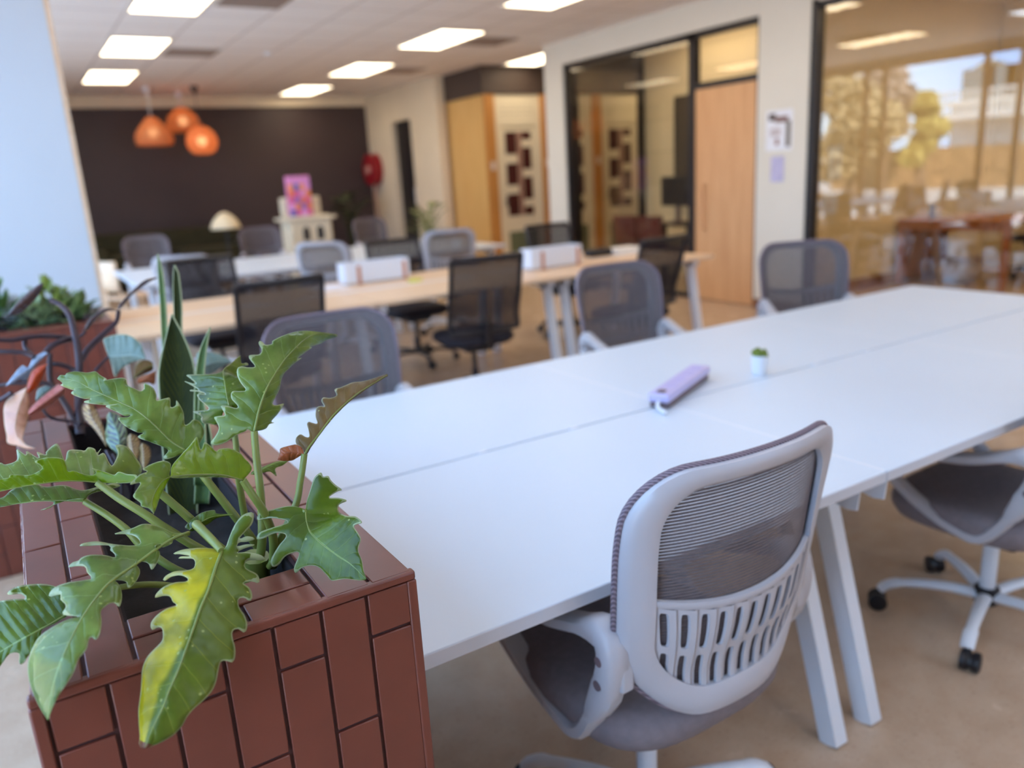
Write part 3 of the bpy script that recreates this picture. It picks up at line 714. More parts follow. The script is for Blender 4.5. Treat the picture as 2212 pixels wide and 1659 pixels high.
# ------------------------------------------------------------------ black mesh chairs
M_['bfab'] = plain('black_fabric', (30, 24, 32), .85, .1, 60, .3, 500)
def black_chair(loc, rz, label):
    r = thing('black_mesh_chair', label, 'office chair', loc, rz, 'black mesh office chairs')
    W2, z0, z1 = .23, .50, .955
    def S(x, z, d=0): return V((x, -.215-.10*((z-.5)/.45)**1.2-.035*(1-(x/W2)**2)+.02*math.exp(-((z-.6)/.08)**2)+d, z))
    m = MB()
    for x in (-W2, W2): m.tube([S(x, z0+(z1-z0)*k/10) for k in range(11)], .015, 8)
    for z, rad in ((z1, .018), (z0, .018)): m.tube([S(-W2+2*W2*k/12, z) for k in range(13)], rad, 8)
    m.tube([S(0, .56, -.02), V((0, -.24, .44)), V((0, -.1, .37))], [.028, .03, .03], 8)
    m.build('backrest_frame', M_['blackplastic'], r)
    m = MB(); z = z0+.01
    while z < z1-.01:
        m.tube([S(-W2+2*W2*k/12, z, .004) for k in range(13)], .0036, 4, caps=False); z += .0085
    m.build('backrest_mesh', M_['bfab'], r)
    m = MB(); rings = []
    for s, z in ((.55, .392), (.9, .395), (1, .415), (1, .44), (.95, .458), (.7, .468), (.2, .468)):
        rings.append([(.24*s*sup(2*pi*k/40, 3.6)[0], .0+.235*s*sup(2*pi*k/40, 3.6)[1], z) for k in range(40)])
    m.loft(rings); m.build('seat', M_['bfab'], r, angle=70)
    m = MB(); m.box(-.1, .1, -.13, .1, .345, .394); m.build('seat_mechanism', M_['blackplastic'], r, bevel=.012)
    m = MB(); m.lathe([(.025, .08), (.025, .2), (.016, .21), (.016, .35)], 14); m.build('gas_lift', M_['blackplastic'], r)
    star_base(r, M_['blackplastic'], radians(10))
    return r
b0 = black_chair(place(600, 602, .965, 0), 0, 'black mesh chair near side of the birch desk, nearest the tiled planters')
copy_thing(b0, place(1047, 552, .965, -.12), -.12, 'black mesh chair turned out at the middle of the birch desk, near side')
copy_thing(b0, place(1428, 512, .965, .15), .15, 'black mesh chair near side of the birch desk, closest to the oak door')
copy_thing(b0, place(432, 558, .965, pi), pi, 'black mesh chair on the far side of the birch desk behind the snake plant')
copy_thing(b0, place(850, 519, .965, pi), pi, 'black mesh chair on the far side of the birch desk behind the yellow note')
copy_thing(b0, place_y(1186, 492, 6.0, pi), pi, 'black mesh chair beyond the birch desk in front of the timber booth')
# ------------------------------------------------------------------ timber booths
M_['cream'] = plain('cream_joinery', (224, 212, 186), .5, .02, 3)
M_['maroon'] = plain('maroon_glass', (74, 38, 36), .25, .15, 2)
M_['sage'] = plain('sage_panel', (98, 106, 82), .6, .05, 3)
M_['plate'] = plain('switch_plate', (226, 214, 200), .4, .02)
def booth(loc, label):
    r = thing('phone_booth', label, 'booth', loc, 0, 'timber phone booths in a row')
    H = 2.575
    m = MB(); m.box(0, .03, .03, 1.3, 0, H); m.build('side_panel', M_['pine'], r, smooth=False)
    m = MB(); m.box(.97, .995, .06, 1.3, 0, H); m.build('side_panel', M_['pine'], r, smooth=False)
    for a, b in ((.0, .165), (.985, .998)):
        m = MB(); m.box(a, b, -.03, .03, 0, H); m.build('corner_post', M_['pine_dark'], r, bevel=.004)
    m = MB(); m.box(.17, .26, -.005, .06, 0, 2.12); m.box(.905, .985, -.005, .06, 0, 2.12); m.box(.17, .985, -.005, .06, 2.12, H); m.build('door_frame', M_['cream'], r, bevel=.003)
    d = MB()
    zs = {0: ((1.72, 2.04), (1.26, 1.58), (.80, 1.13)), 1: ((1.93, 2.04), (1.49, 1.81), (1.04, 1.37), (.80, .93))}
    d.box(.265, .9, .012, .05, .02, 2.11); dr = d.build('door', M_['cream'], r, bevel=.003)
    for c, (a, b) in enumerate(((.34, .54), (.635, .80))):
        for z0, z1 in zs[c]:
            p = MB(); p.box(a, b, .005, .0125, z0, z1); p.build('pane', M_['maroon'], dr, smooth=False)
    p = MB(); p.box(.55, .625, .007, .0125, .80, 2.04)
    p.build('muntin', plain('dusty_pink_bar', (150, 112, 100), .5), dr, smooth=False)
    p = MB(); p.box(.33, .86, .004, .0125, .06, .56); p.build('lower_panel', M_['sage'], dr, bevel=.002)
    p = MB(); p.cyl((.30, .012, 1.02), (.30, -.03, 1.02), .012, 10); p.cyl((.30, -.03, .94), (.30, -.03, 1.12), .010, 8); p.build('handle', M_['black'], dr)
    m = MB()
    for i in range(12):
        for j in range(3): m.box(.29+.05*i-.012, .29+.05*i+.012, -.0065, -.0045, 2.30+.06*j-.012, 2.30+.06*j+.012)
    m.build('vent_holes', plain('vent_grey_%d' % int(loc[0]*100), (178, 168, 150), .7), r, smooth=False)
    m = MB(); m.box(.05, .115, -.042, -.03, 1.50, 1.62); m.build('switch', M_['plate'], r, bevel=.002)
    m = MB(); m.box(.03, .97, 0, 1.3, H-.03, H); m.box(.03, .97, 1.27, 1.3, 0, H); m.build('roof', M_['pine'], r, smooth=False)
    return r
bth = booth((6.2, 10.5, 0), 'timber phone booth left of the glazed meeting room, its pine side in view')
for k, lab in enumerate(('second timber phone booth in the row, half hidden behind the white wall end', 'third timber phone booth in the row, seen through the meeting room glass', 'fourth timber phone booth, deepest one seen through the meeting room glass', 'last timber phone booth at the far end of the passage')):
    copy_thing(bth, (6.2+(k+1)*1.0, 10.5, 0), 0, lab)
# ------------------------------------------------------------------ pendant lamps
def pendant(cp, sp, y, prof, lit, label, dark=False):
    a = at_z(cp[0], cp[1], CEIL); p = at_y(sp[0], sp[1], y)
    loc = (p.x, y, CEIL); r = thing('pendant_lamp', label, 'pendant lamp', loc, 0, 'orange pendant lamps')
    dz = p.z-CEIL
    m = MB(); m.lathe([(.0, 0), (.06, 0), (.06, -.02), (.02, -.10), (.0, -.10)], 18); m.build('canopy', M_['black'] if dark else M_['white'], r)
    m = MB(); m.cyl((0, 0, -.09), (0, 0, dz+prof[-1][1]), .006, 6); m.build('cord', M_['black'] if dark else M_['white'], r)
    t = NT('woven_orange_%d' % sp[0]); w = t.n('ShaderNodeTexWave', wave_type='BANDS', bands_direction='Z'); w.inputs['Scale'].default_value = 26; w.inputs['Distortion'].default_value = 1
    t.l(t.obj(), w.inputs['Vector']); c = t.ramp(w.outputs['Fac'], [(.2, srgb(222, 146, 100)), (.8, srgb(244, 190, 142))])
    b = t.bsdf(c, .7); tl = t.n('ShaderNodeBsdfTranslucent'); t.l(c, tl.inputs[0]); ms = t.n('ShaderNodeMixShader'); ms.inputs[0].default_value = .6
    t.l(b.outputs[0], ms.inputs[1]); t.l(tl.outputs[0], ms.inputs[2])
    tp_ = t.n('ShaderNodeBsdfTransparent'); m3 = t.n('ShaderNodeMixShader'); m3.inputs[0].default_value = .30; t.l(ms.outputs[0], m3.inputs[1]); t.l(tp_.outputs[0], m3.inputs[2]); t.l(m3.outputs[0], t.out.inputs[0])
    m = MB(); m.lathe([(rr, dz+z) for rr, z in prof], 36, caps=False); m.build('shade', t.m, r, solid=.004)
    m = MB(); m.ball((0, 0, dz-.01), .075, 16); m.build('bulb', emit('bulb_%d' % sp[0], (255, 200, 140), lit), r)
pendant((316, 200), (331, 284), 13.2, [(.19, -.20), (.25, -.19), (.27, -.10), (.24, -.01), (.17, .08), (.11, .15), (.06, .2), (.0, .22)], 10, 'orange woven pendant lamp with a bell shape, lowest left of the three')
pendant((382, 193), (395, 260), 13.8, [(.20, -.17), (.26, -.15), (.255, -.04), (.2, .07), (.12, .15), (.05, .19), (.0, .2)], 16, 'orange woven pendant lamp with a dome shade, highest of the three')
pendant((420, 203), (436, 303), 13.1, [(.10, -.20), (.17, -.17), (.22, -.08), (.225, 0), (.2, .09), (.13, .17), (.06, .2), (.0, .21)], 22, 'orange round pendant lamp on a black ceiling rose, lowest right of the three', True)
# ------------------------------------------------------------------ back of the room
p = at_y(330, 500, 13.75)
sz = p.z
sf = thing('sofa', 'dark olive sofa against the charcoal wall at the back', 'sofa', (2.15, 13.75, 0))
M_['olive'] = plain('olive_fabric', (50, 46, 24), .95, .15, 12, .4, 200)
m = MB(); m.box(-1.15, 1.15, -.45, .35, .12, .45); m.build('base', M_['olive'], sf, bevel=.03, seg=3)
m = MB(); m.box(-1.15, 1.15, .2, .45, .4, min(sz, 1.0)); m.build('back', M_['olive'], sf, bevel=.06, seg=4)
for s in (-1, 1):
    m = MB(); m.box(s*1.08-.12, s*1.08+.12, -.45, .35, .12, .66); m.build('arm', M_['olive'], sf, bevel=.05, seg=3)
    m = MB(); m.box(s*.5-.46, s*.5+.46, -.44, .2, .45, .58); m.build('seat_cushion', M_['olive'], sf, bevel=.05, seg=4)
    for yy in (-.38, .3):
        m = MB(); m.cyl((s*1.0, yy, 0), (s*1.0, yy, .13), .022, 10); m.build('leg', M_['black'], sf)
p = at_y(487, 486, 11.8)
fl = thing('floor_lamp', 'cream mushroom-shaded floor lamp on a dark stand before the charcoal wall', 'lamp', (p.x, 11.8, 0))
m = MB(); m.lathe([(.0, 0), (.15, 0), (.15, .02), (.02, .035), (.014, .06), (.014, p.z), (0, p.z)], 20); m.build('stand', M_['black'], fl)
m = MB(); m.lathe([(.205, p.z-.05), (.2, p.z-.02), (.17, p.z+.05), (.11, p.z+.12), (.05, p.z+.165), (.0, p.z+.18)], 30, caps=False)
m.build('shade', plain('cream_shade', (238, 222, 186), .6), fl, solid=.004)
q = at_y(668, 540, 10.6); t_ = at_y(668, 464, 10.6)
cb = thing('display_cabinet', 'white display cabinet with two dark round-topped openings, bright leaflets on its top', 'cabinet', (q.x, 10.6, 0))
zt = t_.z
m = MB(); m.box(-.29, .29, -.2, .2, 0, zt); m.build('body', M_['cream'], cb, bevel=.03, seg=3)
m = MB(); m.box(-.36, .36, -.23, .23, zt-.06, zt-.02); m.build('shelf', M_['cream'], cb, bevel=.015)
m = MB(); m.box(-.27, .24, .02, .2, zt, zt+.24); m.build('upper_box', M_['cream'], cb, bevel=.02)
for x in (-.07, .12):
    o_p = [(x+.045*cos(a), zt-.20+.06*sin(a)) for a in [pi*k/10 for k in range(11)]]+[(x-.045, zt-.32), (x+.045, zt-.32)]
    m = MB(); m.prism(o_p, 'y', -.204, -.19); m.build('opening', M_['black'], cb, smooth=False)
u = at_y(646, 420, 10.45)
br = thing('leaflet_pack', 'tall pack of bright pink and orange leaflets on the white display cabinet', 'leaflets', (u.x, 10.47, zt+.002))
cols = [(232, 120, 80), (96, 108, 190), (236, 138, 70), (220, 96, 150), (240, 150, 90), (150, 110, 190), (226, 150, 214), (232, 160, 220)]
hh = at_y(646, 380, 10.45).z-zt
m = MB(); m.box(-.15, .15, -.05, .05, 0, hh); m.build('wallet', plain('pink_card', (222, 138, 190), .5), br, bevel=.01)
rnd = random.Random(9)
m = MB(); pr = {}
for i in range(4):
    for j in range(6):
        c = cols[(i*3+j*5+rnd.randrange(3)) % len(cols)] if j < 5 else cols[6]
        m.mi = pr.setdefault(c, len(pr)); m.box(-.148+.074*i, -.148+.074*(i+1), -.053, -.0495, hh*.16*j, hh*.16*(j+1))
m.build('cover_print', [plain('print_%d_%d_%d' % c, c, .5) for c in pr], br, smooth=False)
# hose reel
hp = at_x(813, 366, 5.98)
M_['red'] = plain('fire_red', (150, 20, 34), .35, .06)
hr = thing('hose_reel', 'red fire hose reel on the cream wall beside the dark doorway', 'fire hose reel', (5.99, hp.y, hp.z))
m = MB(); Ry = Matrix.Rotation(-pi/2, 4, 'Y')
m.lathe([(.0, 0), (.29, 0), (.29, .02), (.27, .025), (.27, .13), (.29, .135), (.29, .155), (.1, .16), (.0, .16)], 32, mat=Ry); m.build('drum', M_['red'], hr)
m = MB(); m.lathe([(.0, .16), (.08, .165), (.07, .2), (.0, .2)], 20, mat=Ry); m.build('hub', plain('pale_hub', (200, 150, 140), .5), hr)
m = MB(); m.tube(catmull([(-.09, -.1, -.27), (-.1, -.04, -.5), (-.08, -.02, -.8), (-.05, -.03, -.95)], 20), .022, 8); m.build('hose', plain('hose_tan', (176, 128, 108), .6), hr)
def leafy(name, label, loc, potr, poth, potm, n, h, spread, leafm, lw, ll, seed, droop=.5, hub=.0):
    r = thing(name, label, 'potted plant', loc)
    m = MB(); m.lathe([(.0, 0), (potr*.75, 0), (potr, poth), (potr*.9, poth), (potr*.86, poth-.03), (0, poth-.03)], 24); m.build('pot', potm, r)
    rnd = random.Random(seed); st = MB(); lf = MB()
    for k in range(n):
        a = 2*pi*k/n*2.4+rnd.uniform(-.4, .4); rr = spread*rnd.uniform(.3, 1); top = V((rr*cos(a), rr*sin(a), poth+h*rnd.uniform(.35, 1)))
        mid = V((top.x*.35, top.y*.35, poth+(top.z-poth)*.7))
        st.tube(catmull([(top.x*.1, top.y*.1, poth-.04), mid, top], 8), .006, 5)
        d = (top-mid).normalized(); d = (d+V((cos(a)*droop, sin(a)*droop, -droop*.6))).normalized(); s = d.cross(V((0, 0, 1))).normalized(); w = ll*rnd.uniform(.7, 1.2)
        rows = []
        for i in range(7):
            t = i/6; c = top+d*(w*t)+V((0, 0, -.18*w*t*t)); wd_ = lw*w*sin(pi*min(t*.92+.06, 1))**.8
            rows.append([c-s*wd_+V((0, 0, .12*wd_)), c, c+s*wd_+V((0, 0, .12*wd_))])
        lf.grid(rows)
    st.build('stems', leafm, r); lf.build('foliage', leafm, r, solid=.001)
    return r
M_['leaf_dk'] = plain('dark_leaf', (44, 52, 22), .5, .3, 6)
M_['leaf_pale'] = plain('pale_leaf', (128, 134, 82), .5, .3, 9)
g = at_y(752, 440, 13.6)
leafy('potted_plant', 'dark-leaved tall pot plant before the charcoal wall, behind the cabinet', (g.x, 13.6, 0), .16, .35, M_['black'], 22, g.z-.2, .28, M_['leaf_dk'], .22, .3, 2)
g = at_y(925, 466, 9.7)
leafy('potted_plant', 'pale-leaved pot plant beside the pine booth side and the doorway', (g.x, 9.7, 0), .15, .4, M_['cream'], 40, g.z-.28, .26, M_['leaf_pale'], .3, .17, 4)
# bent plywood chair
g = at_y(240, 562, 9.05)
pc_ = thing('plywood_chair', 'pale plywood chair half hidden behind the white pillar', 'chair', (g.x+.12, g.y-.1, 0), radians(-70))
m = MB(); m.grid([[V((-.19+.38*i/8, -.20-.04*(1-((i-4)/4)**2), z)) for i in range(9)] for z in (.52, .6, .7, .82)]); m.build('backrest', M_['birch'], pc_, solid=.014)
m = MB(); m.grid([[V((-.2+.4*i/8, -.2+.4*j/6, .44+.008*((i-4)/4)**2-.01*sin(pi*j/6))) for i in range(9)] for j in range(7)]); m.build('seat', M_['birch'], pc_, solid=.016)
for x in (-.17, .17):
    for y, y2 in ((-.17, -.21), (.17, .2)):
        m = MB(); m.tube([(x, y, .435), (x*1.1, y2, 0)], [.016, .012], 8); m.build('leg', M_['birch'], pc_)
    m = MB(); m.tube([(x, -.16, .43), (x, -.215, .6)], .014, 8); m.build('back_post', M_['birch'], pc_)
# ------------------------------------------------------------------ things on the birch and back desks
M_['acry'] = plain('white_acrylic', (236, 238, 244), .3, .02)
M_['copper'] = plain('copper_strap', (196, 138, 104), .35, .05, metallic=.3) if False else plain('copper_strap', (198, 140, 108), .4, .05)
def tray(px, py, L_, label):
    p = at_z(px, py, .73); r = thing('desk_tray', label, 'desk tray', (p.x, p.y, .73), 0, 'white desk trays with copper straps')
    m = MB(); h = .15
    m.box(-L_/2, L_/2, -.004, .0, .012, h); m.box(-L_/2, L_/2, .14, .144, .012, h); m.box(-L_/2, -L_/2+.004, 0, .14, .012, h); m.box(L_/2-.004, L_/2, 0, .14, .012, h); m.box(-L_/2, L_/2, -.004, .144, .008, .012)
    m.build('box', M_['acry'], r, bevel=.001)
    for x in (-L_*.29, L_*.42):
        m = MB(); m.box(x-.014, x+.014, -.009, -.004, .0, h*.86); m.box(x-.014, x+.014, -.055, -.004, .0, .004); m.box(x-.014, x+.014, -.004, .15, .003, .008); m.build('strap', M_['copper'], r, bevel=.0008)
    m = MB()
    for k in range(5): m.box(-L_/2+.02, L_/2-.02, .02+.024*k, .022+.024*k, .014, h-.02+.006*(k % 2))
    m.build('papers', plain('paper_%d' % px, (226, 218, 224), .8), r, smooth=False)
tray(818, 608, .50, 'white desk tray with copper straps on the birch desk, beside the yellow note')
tray(1204, 577, .46, 'white desk tray with copper straps on the birch desk, in front of the booth door')
def small(name, label, cat, px, py, z, sx, sy, sz, col, rz=0, part='body', bev=.004, group=None):
    p = at_z(px, py, z); r = thing(name, label, cat, (p.x, p.y, z), rz, group)
    m = MB(); m.box(-sx/2, sx/2, -sy/2, sy/2, 0, sz); m.build(part, plain(name+'_%d' % px, col, .6), r, bevel=bev); return r
small('sticky_note', 'yellow sticky note pad on the birch desk beside the first tray', 'sticky notes', 897, 608, .73, .075, .075, .02, (222, 214, 92), .2, 'pad', .001)
small('paper_sheet', 'white paper sheet lying on the birch desk behind the black chair', 'paper', 712, 622, .73, .21, .297, .0015, (236, 232, 236), .15, 'sheet', 0)
small('pouch', 'black pouch on the birch desk beside the second tray', 'pouch', 1292, 553, .73, .24, .12, .06, (28, 24, 26), .1, 'body', .02)
small('paper_box', 'low white box on the birch desk next to the black pouch', 'box', 1345, 547, .73, .26, .17, .05, (238, 232, 222), 0, 'body', .004)
small('white_carton', 'white carton on the near right end of the back desk', 'box', 1000, 532, .73, .16, .14, .09, (232, 220, 206), .2, 'body', .004)
mp = at_z(1040, 552, .73)
g = at_z(545, 556, .73)
hd = thing('headphones', 'dark headphones lying on the back desk', 'headphones', (g.x, g.y, .73))
m = MB(); m.tube([(.09*cos(a), .09*sin(a), .018) for a in [pi*k/14 for k in range(15)]], .011, 8); m.build('headband', M_['blackplastic'], hd)
for s in (-1, 1):
    m = MB(); m.lathe([(.0, -.0), (.036, .002), (.04, .015), (.034, .03), (0, .032)], 18, (s*.09, -.012, .001)); m.build('ear_cup', M_['greyun'], hd)
# ------------------------------------------------------------------ notices on the white pier
n1 = at_x(1683, 284, WX); n2 = at_x(1680, 350, WX)
nt1 = thing('notice', 'printed notice with dark pictures taped on the white pier', 'notice', (WX-.001, n1.y, n1.z))
m = MB(); m.box(-.0015, 0, -.15, .15, -.17, .19); m.build('sheet', M_['acry'], nt1, smooth=False)
for a, b, c, d, col in ((.04, .12, .10, .16, (84, 70, 66)), (-.10, .05, .08, .13, (128, 92, 84)), (-.13, -.08, -.14, .09, (110, 100, 84)), (-.02, .10, -.04, .03, (206, 196, 198)), (-.0, .04, -.12, -.06, (150, 112, 108))):
    m = MB(); m.box(-.0022, -.0015, a, b, c, d); m.build('picture', plain('ink_%d' % col[0], col, .7), nt1, smooth=False)
nt2 = thing('notice', 'plain lavender slip taped below the picture notice on the white pier', 'notice', (WX-.0045, n2.y, n2.z-.05))
m = MB(); m.box(-.0015, 0, -.075, .075, -.13, .10); m.build('sheet', plain('lavender_paper', (196, 192, 224), .8), nt2, smooth=False)
for px, py, sx, sz, lab in ((1803, 350, .09, .16, 'small white plate painted for a bright reflection on the office side wall'), (1790, 443, .12, .08, 'wide white plate painted for a bright reflection low on the office side wall')):
    p = at_y(px, py, 5.2); r = thing('wall_plate', lab, 'wall plate', (p.x, 5.2, p.z))  # white plates stand in for bright reflections at the office glass
    m = MB(); m.box(-sx, sx, -.012, 0, -sz, sz); m.build('plate', M_['white'], r, bevel=.003)
    m = MB(); m.box(-sx*.4, sx*.4, -.017, -.012, -sz*.4, sz*.4); m.build('button', M_['plate'], r, bevel=.002)
# ------------------------------------------------------------------ meeting room behind the dark glazing
a = at_x(1447, 412, 7.0)
dk = thing('meeting_desk', 'dark desk inside the glazed meeting room under the monitor', 'desk', (7.1, 6.75, 0))
m = MB(); m.box(-.2, .30, -.8, .8, .69, .72); m.build('desktop', M_['black'], dk, bevel=.003)
for x in (-.16, .26):
    for y in (-.74, .74):
        m = MB(); m.box(x-.025, x+.025, y-.025, y+.025, 0, .69); m.build('leg', M_['black'], dk)
mo = thing('monitor', 'dark computer monitor on the desk in the meeting room', 'monitor', (7.12, a.y, .7205))
m = MB(); m.box(-.02, .02, -.27, .27, .20, .56); m.build('screen', M_['blackplastic'], mo, bevel=.006)
m = MB(); m.box(.0, .04, -.03, .03, .0, .30); m.box(-.1, .12, -.12, .12, 0, .012); m.build('stand', M_['greyun'], mo, bevel=.003)
tp = at_x(1476, 300, 7.42)
tv = thing('wall_panel', 'tall dark pinboard on the blockwork wall of the meeting room', 'pinboard', (7.45, tp.y-.15, 1.62))
m = MB(); m.box(-.03, 0, -.42, .30, -.62, .62); m.build('board', plain('pinboard_brown', (70, 60, 48), .8), tv, bevel=.004)
m = MB()
for s in (-.43, .30): m.box(-.036, 0, s, s+.012, -.63, .63)
for s in (-.63, .62): m.box(-.036, 0, -.43, .312, s, s+.012)
m.build('frame', M_['black'], tv, smooth=False)
M_['maroonf'] = plain('maroon_fabric', (92, 40, 32), .9, .1, 20)
def visitor(px, py, lab):
    p = at_x(px, py, 6.55); r = thing('visitor_chair', lab, 'chair', (6.58, p.y, 0), -pi/2, 'maroon chairs in the meeting room')
    m = MB(); m.grid([[V((-.21+.42*i/8, -.2-.04*(1-((i-4)/4)**2)-.1*(z-.45), z)) for i in range(9)] for z in (.5, .6, .7, .8, .86)]); m.build('backrest', M_['maroonf'], r, solid=.03, bevel=0)
    m = MB(); m.box(-.22, .22, -.2, .22, .41, .47); m.build('seat', M_['maroonf'], r, bevel=.02, seg=3)
    for x in (-.19, .19):
        m = MB(); m.tube([(x, -.22, .84), (x, -.19, .42), (x, -.23, 0)], .012, 8); m.build('leg', M_['black'], r)
        m = MB(); m.tube([(x, .19, .42), (x, .2, 0)], .012, 8); m.build('leg', M_['black'], r)
visitor(1378, 495, 'maroon visitor chair in the meeting room nearest the glass frame')
visitor(1432, 495, 'maroon visitor chair in the meeting room nearest the oak door')
# ------------------------------------------------------------------ glass office
od = thing('office_desk', 'warm timber desk with square legs inside the glass office', 'desk', (8.62, 4.55, 0))
M_['cherry'] = wood('cherry_timber', (150, 84, 40), (184, 112, 56), (9, 1, 9), .4)
m = MB(); m.box(-.42, .5, -.55, .62, .675, .71); m.build('desktop', M_['cherry'], od, bevel=.003)
m = MB(); m.box(-.40, -.37, -.52, .59, .60, .675); m.box(-.40, .48, .57, .6, .60, .675); m.build('apron', M_['cherry'], od, smooth=False)
for x in (-.385, .46):
    for y in (-.51, .585):
        m = MB(); m.box(x-.03, x+.03, y-.03, y+.03, 0, .675); m.build('leg', M_['cherry'], od, bevel=.003)
m = MB(); m.box(-.39, .45, .60, .615, .05, .675); m.build('end_panel', M_['cherry'], od, smooth=False)
copy_thing(b0, (9.45, 4.3, 0), radians(80), 'dark mesh chair behind the timber desk in the glass office')
copy_thing(b0, (8.05, 3.2, 0), radians(-100), 'dark mesh chair before the timber desk in the glass office at the frame edge')
small('bottle', 'small dark bottle standing on the timber desk in the glass office', 'bottle', 2012, 474, .71, .05, .05, .16, (50, 40, 36), 0, 'body', .02)
small('paper_stack', 'low white paper stack on the timber desk in the glass office', 'paper', 2050, 470, .71, .3, .22, .05, (222, 208, 188), .1, 'sheets', .002)
small('storage_bag', 'white plastic bag on the floor under the timber office desk', 'bag', 2068, 608, 0, .32, .4, .26, (210, 196, 190), .3, 'bag', .1)
# ------------------------------------------------------------------ plants in the planter
def frame_fn(ox, oy, s): return lambda p: (ox+p[0]*s, oy+p[1]*s)
FA = frame_fn(0, 560, .40687); FB = frame_fn(0, 984, .40687); FC = frame_fn(0, 940, .19892); FD = frame_fn(380, 680, .21700); FE = frame_fn(0, 760, .18083); FF = frame_fn(100, 1150, .28926); FG = frame_fn(0, 560, .217)
def leaf_mat(name, green, light, vein, trans=.35, patch=None, rough=.28, spots=True, vstep=9.0, stripes=None):
    t = NT(name); uv = t.n('ShaderNodeUVMap'); s = t.n('ShaderNodeSeparateXYZ'); t.l(uv.outputs[0], s.inputs[0])
    au = t.math('ABSOLUTE', s.outputs[0])
    fq = t.math('FRACT', t.math('MULTIPLY', t.math('SUBTRACT', s.outputs[1], t.math('MULTIPLY', au, .10)), vstep))
    side = t.math('SUBTRACT', 1.0, t.math('MULTIPLY', t.math('ABSOLUTE', t.math('SUBTRACT', fq, .5)), 2.0))    # 1 between veins, 0 on the vein
    vm = t.math('LESS_THAN', side, .035); mid = t.math('LESS_THAN', au, .035)
    n = t.noise(16, 4, None, .6)
    col = t.ramp(n, [(.32, srgb(*green)), (.68, srgb(*light))])
    if stripes:
        st = t.math('MULTIPLY', t.math('GREATER_THAN', t.math('SINE', t.math('MULTIPLY', t.math('SUBTRACT', s.outputs[1], t.math('MULTIPLY', au, .22)), stripes[1])), .25), t.math('MULTIPLY', t.math('GREATER_THAN', au, .12), t.math('LESS_THAN', au, .82)))
        col = t.mix(st, col, srgb(*stripes[0]))
    if patch:
        pn = t.noise(patch[2], 3, None, .55)
        # patch[3] leans the yellowing to one half of the blade
        lean = t.math('ADD', pn, t.math('MULTIPLY', s.outputs[0], patch[3]))
        lean = t.math('ADD', lean, t.math('MULTIPLY', t.math('SUBTRACT', au, .5), .24))
        pm = t.n('ShaderNodeMapRange', interpolation_type='SMOOTHSTEP'); t.l(lean, pm.inputs[0]); pm.inputs[1].default_value = .42; pm.inputs[2].default_value = .56
        stre = t.ramp(t.noise(30, 2, t.mapped((1, 1, 1))), [(.35, srgb(*patch[0])), (.65, srgb(*patch[1]))])
        col = t.mix(pm.outputs[0], col, stre)
        tipm = t.math('GREATER_THAN', s.outputs[1], .972); col = t.mix(tipm, col, srgb(112, 60, 36))
    col = t.mix(t.math('MULTIPLY', vm, .35), col, srgb(*vein)); col = t.mix(t.math('MULTIPLY', mid, .8), col, srgb(*vein))
    if spots:
        vo = t.n('ShaderNodeTexVoronoi'); vo.inputs['Scale'].default_value = 95; t.l(t.obj(), vo.inputs['Vector'])
        sp = t.math('MULTIPLY', t.math('LESS_THAN', vo.outputs['Distance'], .16), t.math('GREATER_THAN', t.noise(24, 2), .56))
        col = t.mix(t.math('MULTIPLY', sp, .7), col, srgb(190, 196, 110))
    edge = t.math('GREATER_THAN', au, .965); col = t.mix(t.math('MULTIPLY', edge, .55), col, srgb(206, 212, 170))
    b = t.bsdf(col, rough); b.inputs['Specular IOR Level'].default_value = .1 if 'snake' in name else .45
    hgt = t.math('ADD', t.math('MULTIPLY', t.math('POWER', side, .5), .6), t.math('MULTIPLY', n, .25)); t.l(t.bump(hgt, .42, .0026), b.inputs['Normal'])
    tl = t.n('ShaderNodeBsdfTranslucent'); t.l(t.mix(.5, col, srgb(176, 190, 30), 'MIX') if trans > .2 else col, tl.inputs[0])
    ms = t.n('ShaderNodeMixShader'); ms.inputs[0].default_value = trans
    t.l(b.outputs[0], ms.inputs[1]); t.l(tl.outputs[0], ms.inputs[2]); t.l(ms.outputs[0], t.out.inputs[0]); return t.m
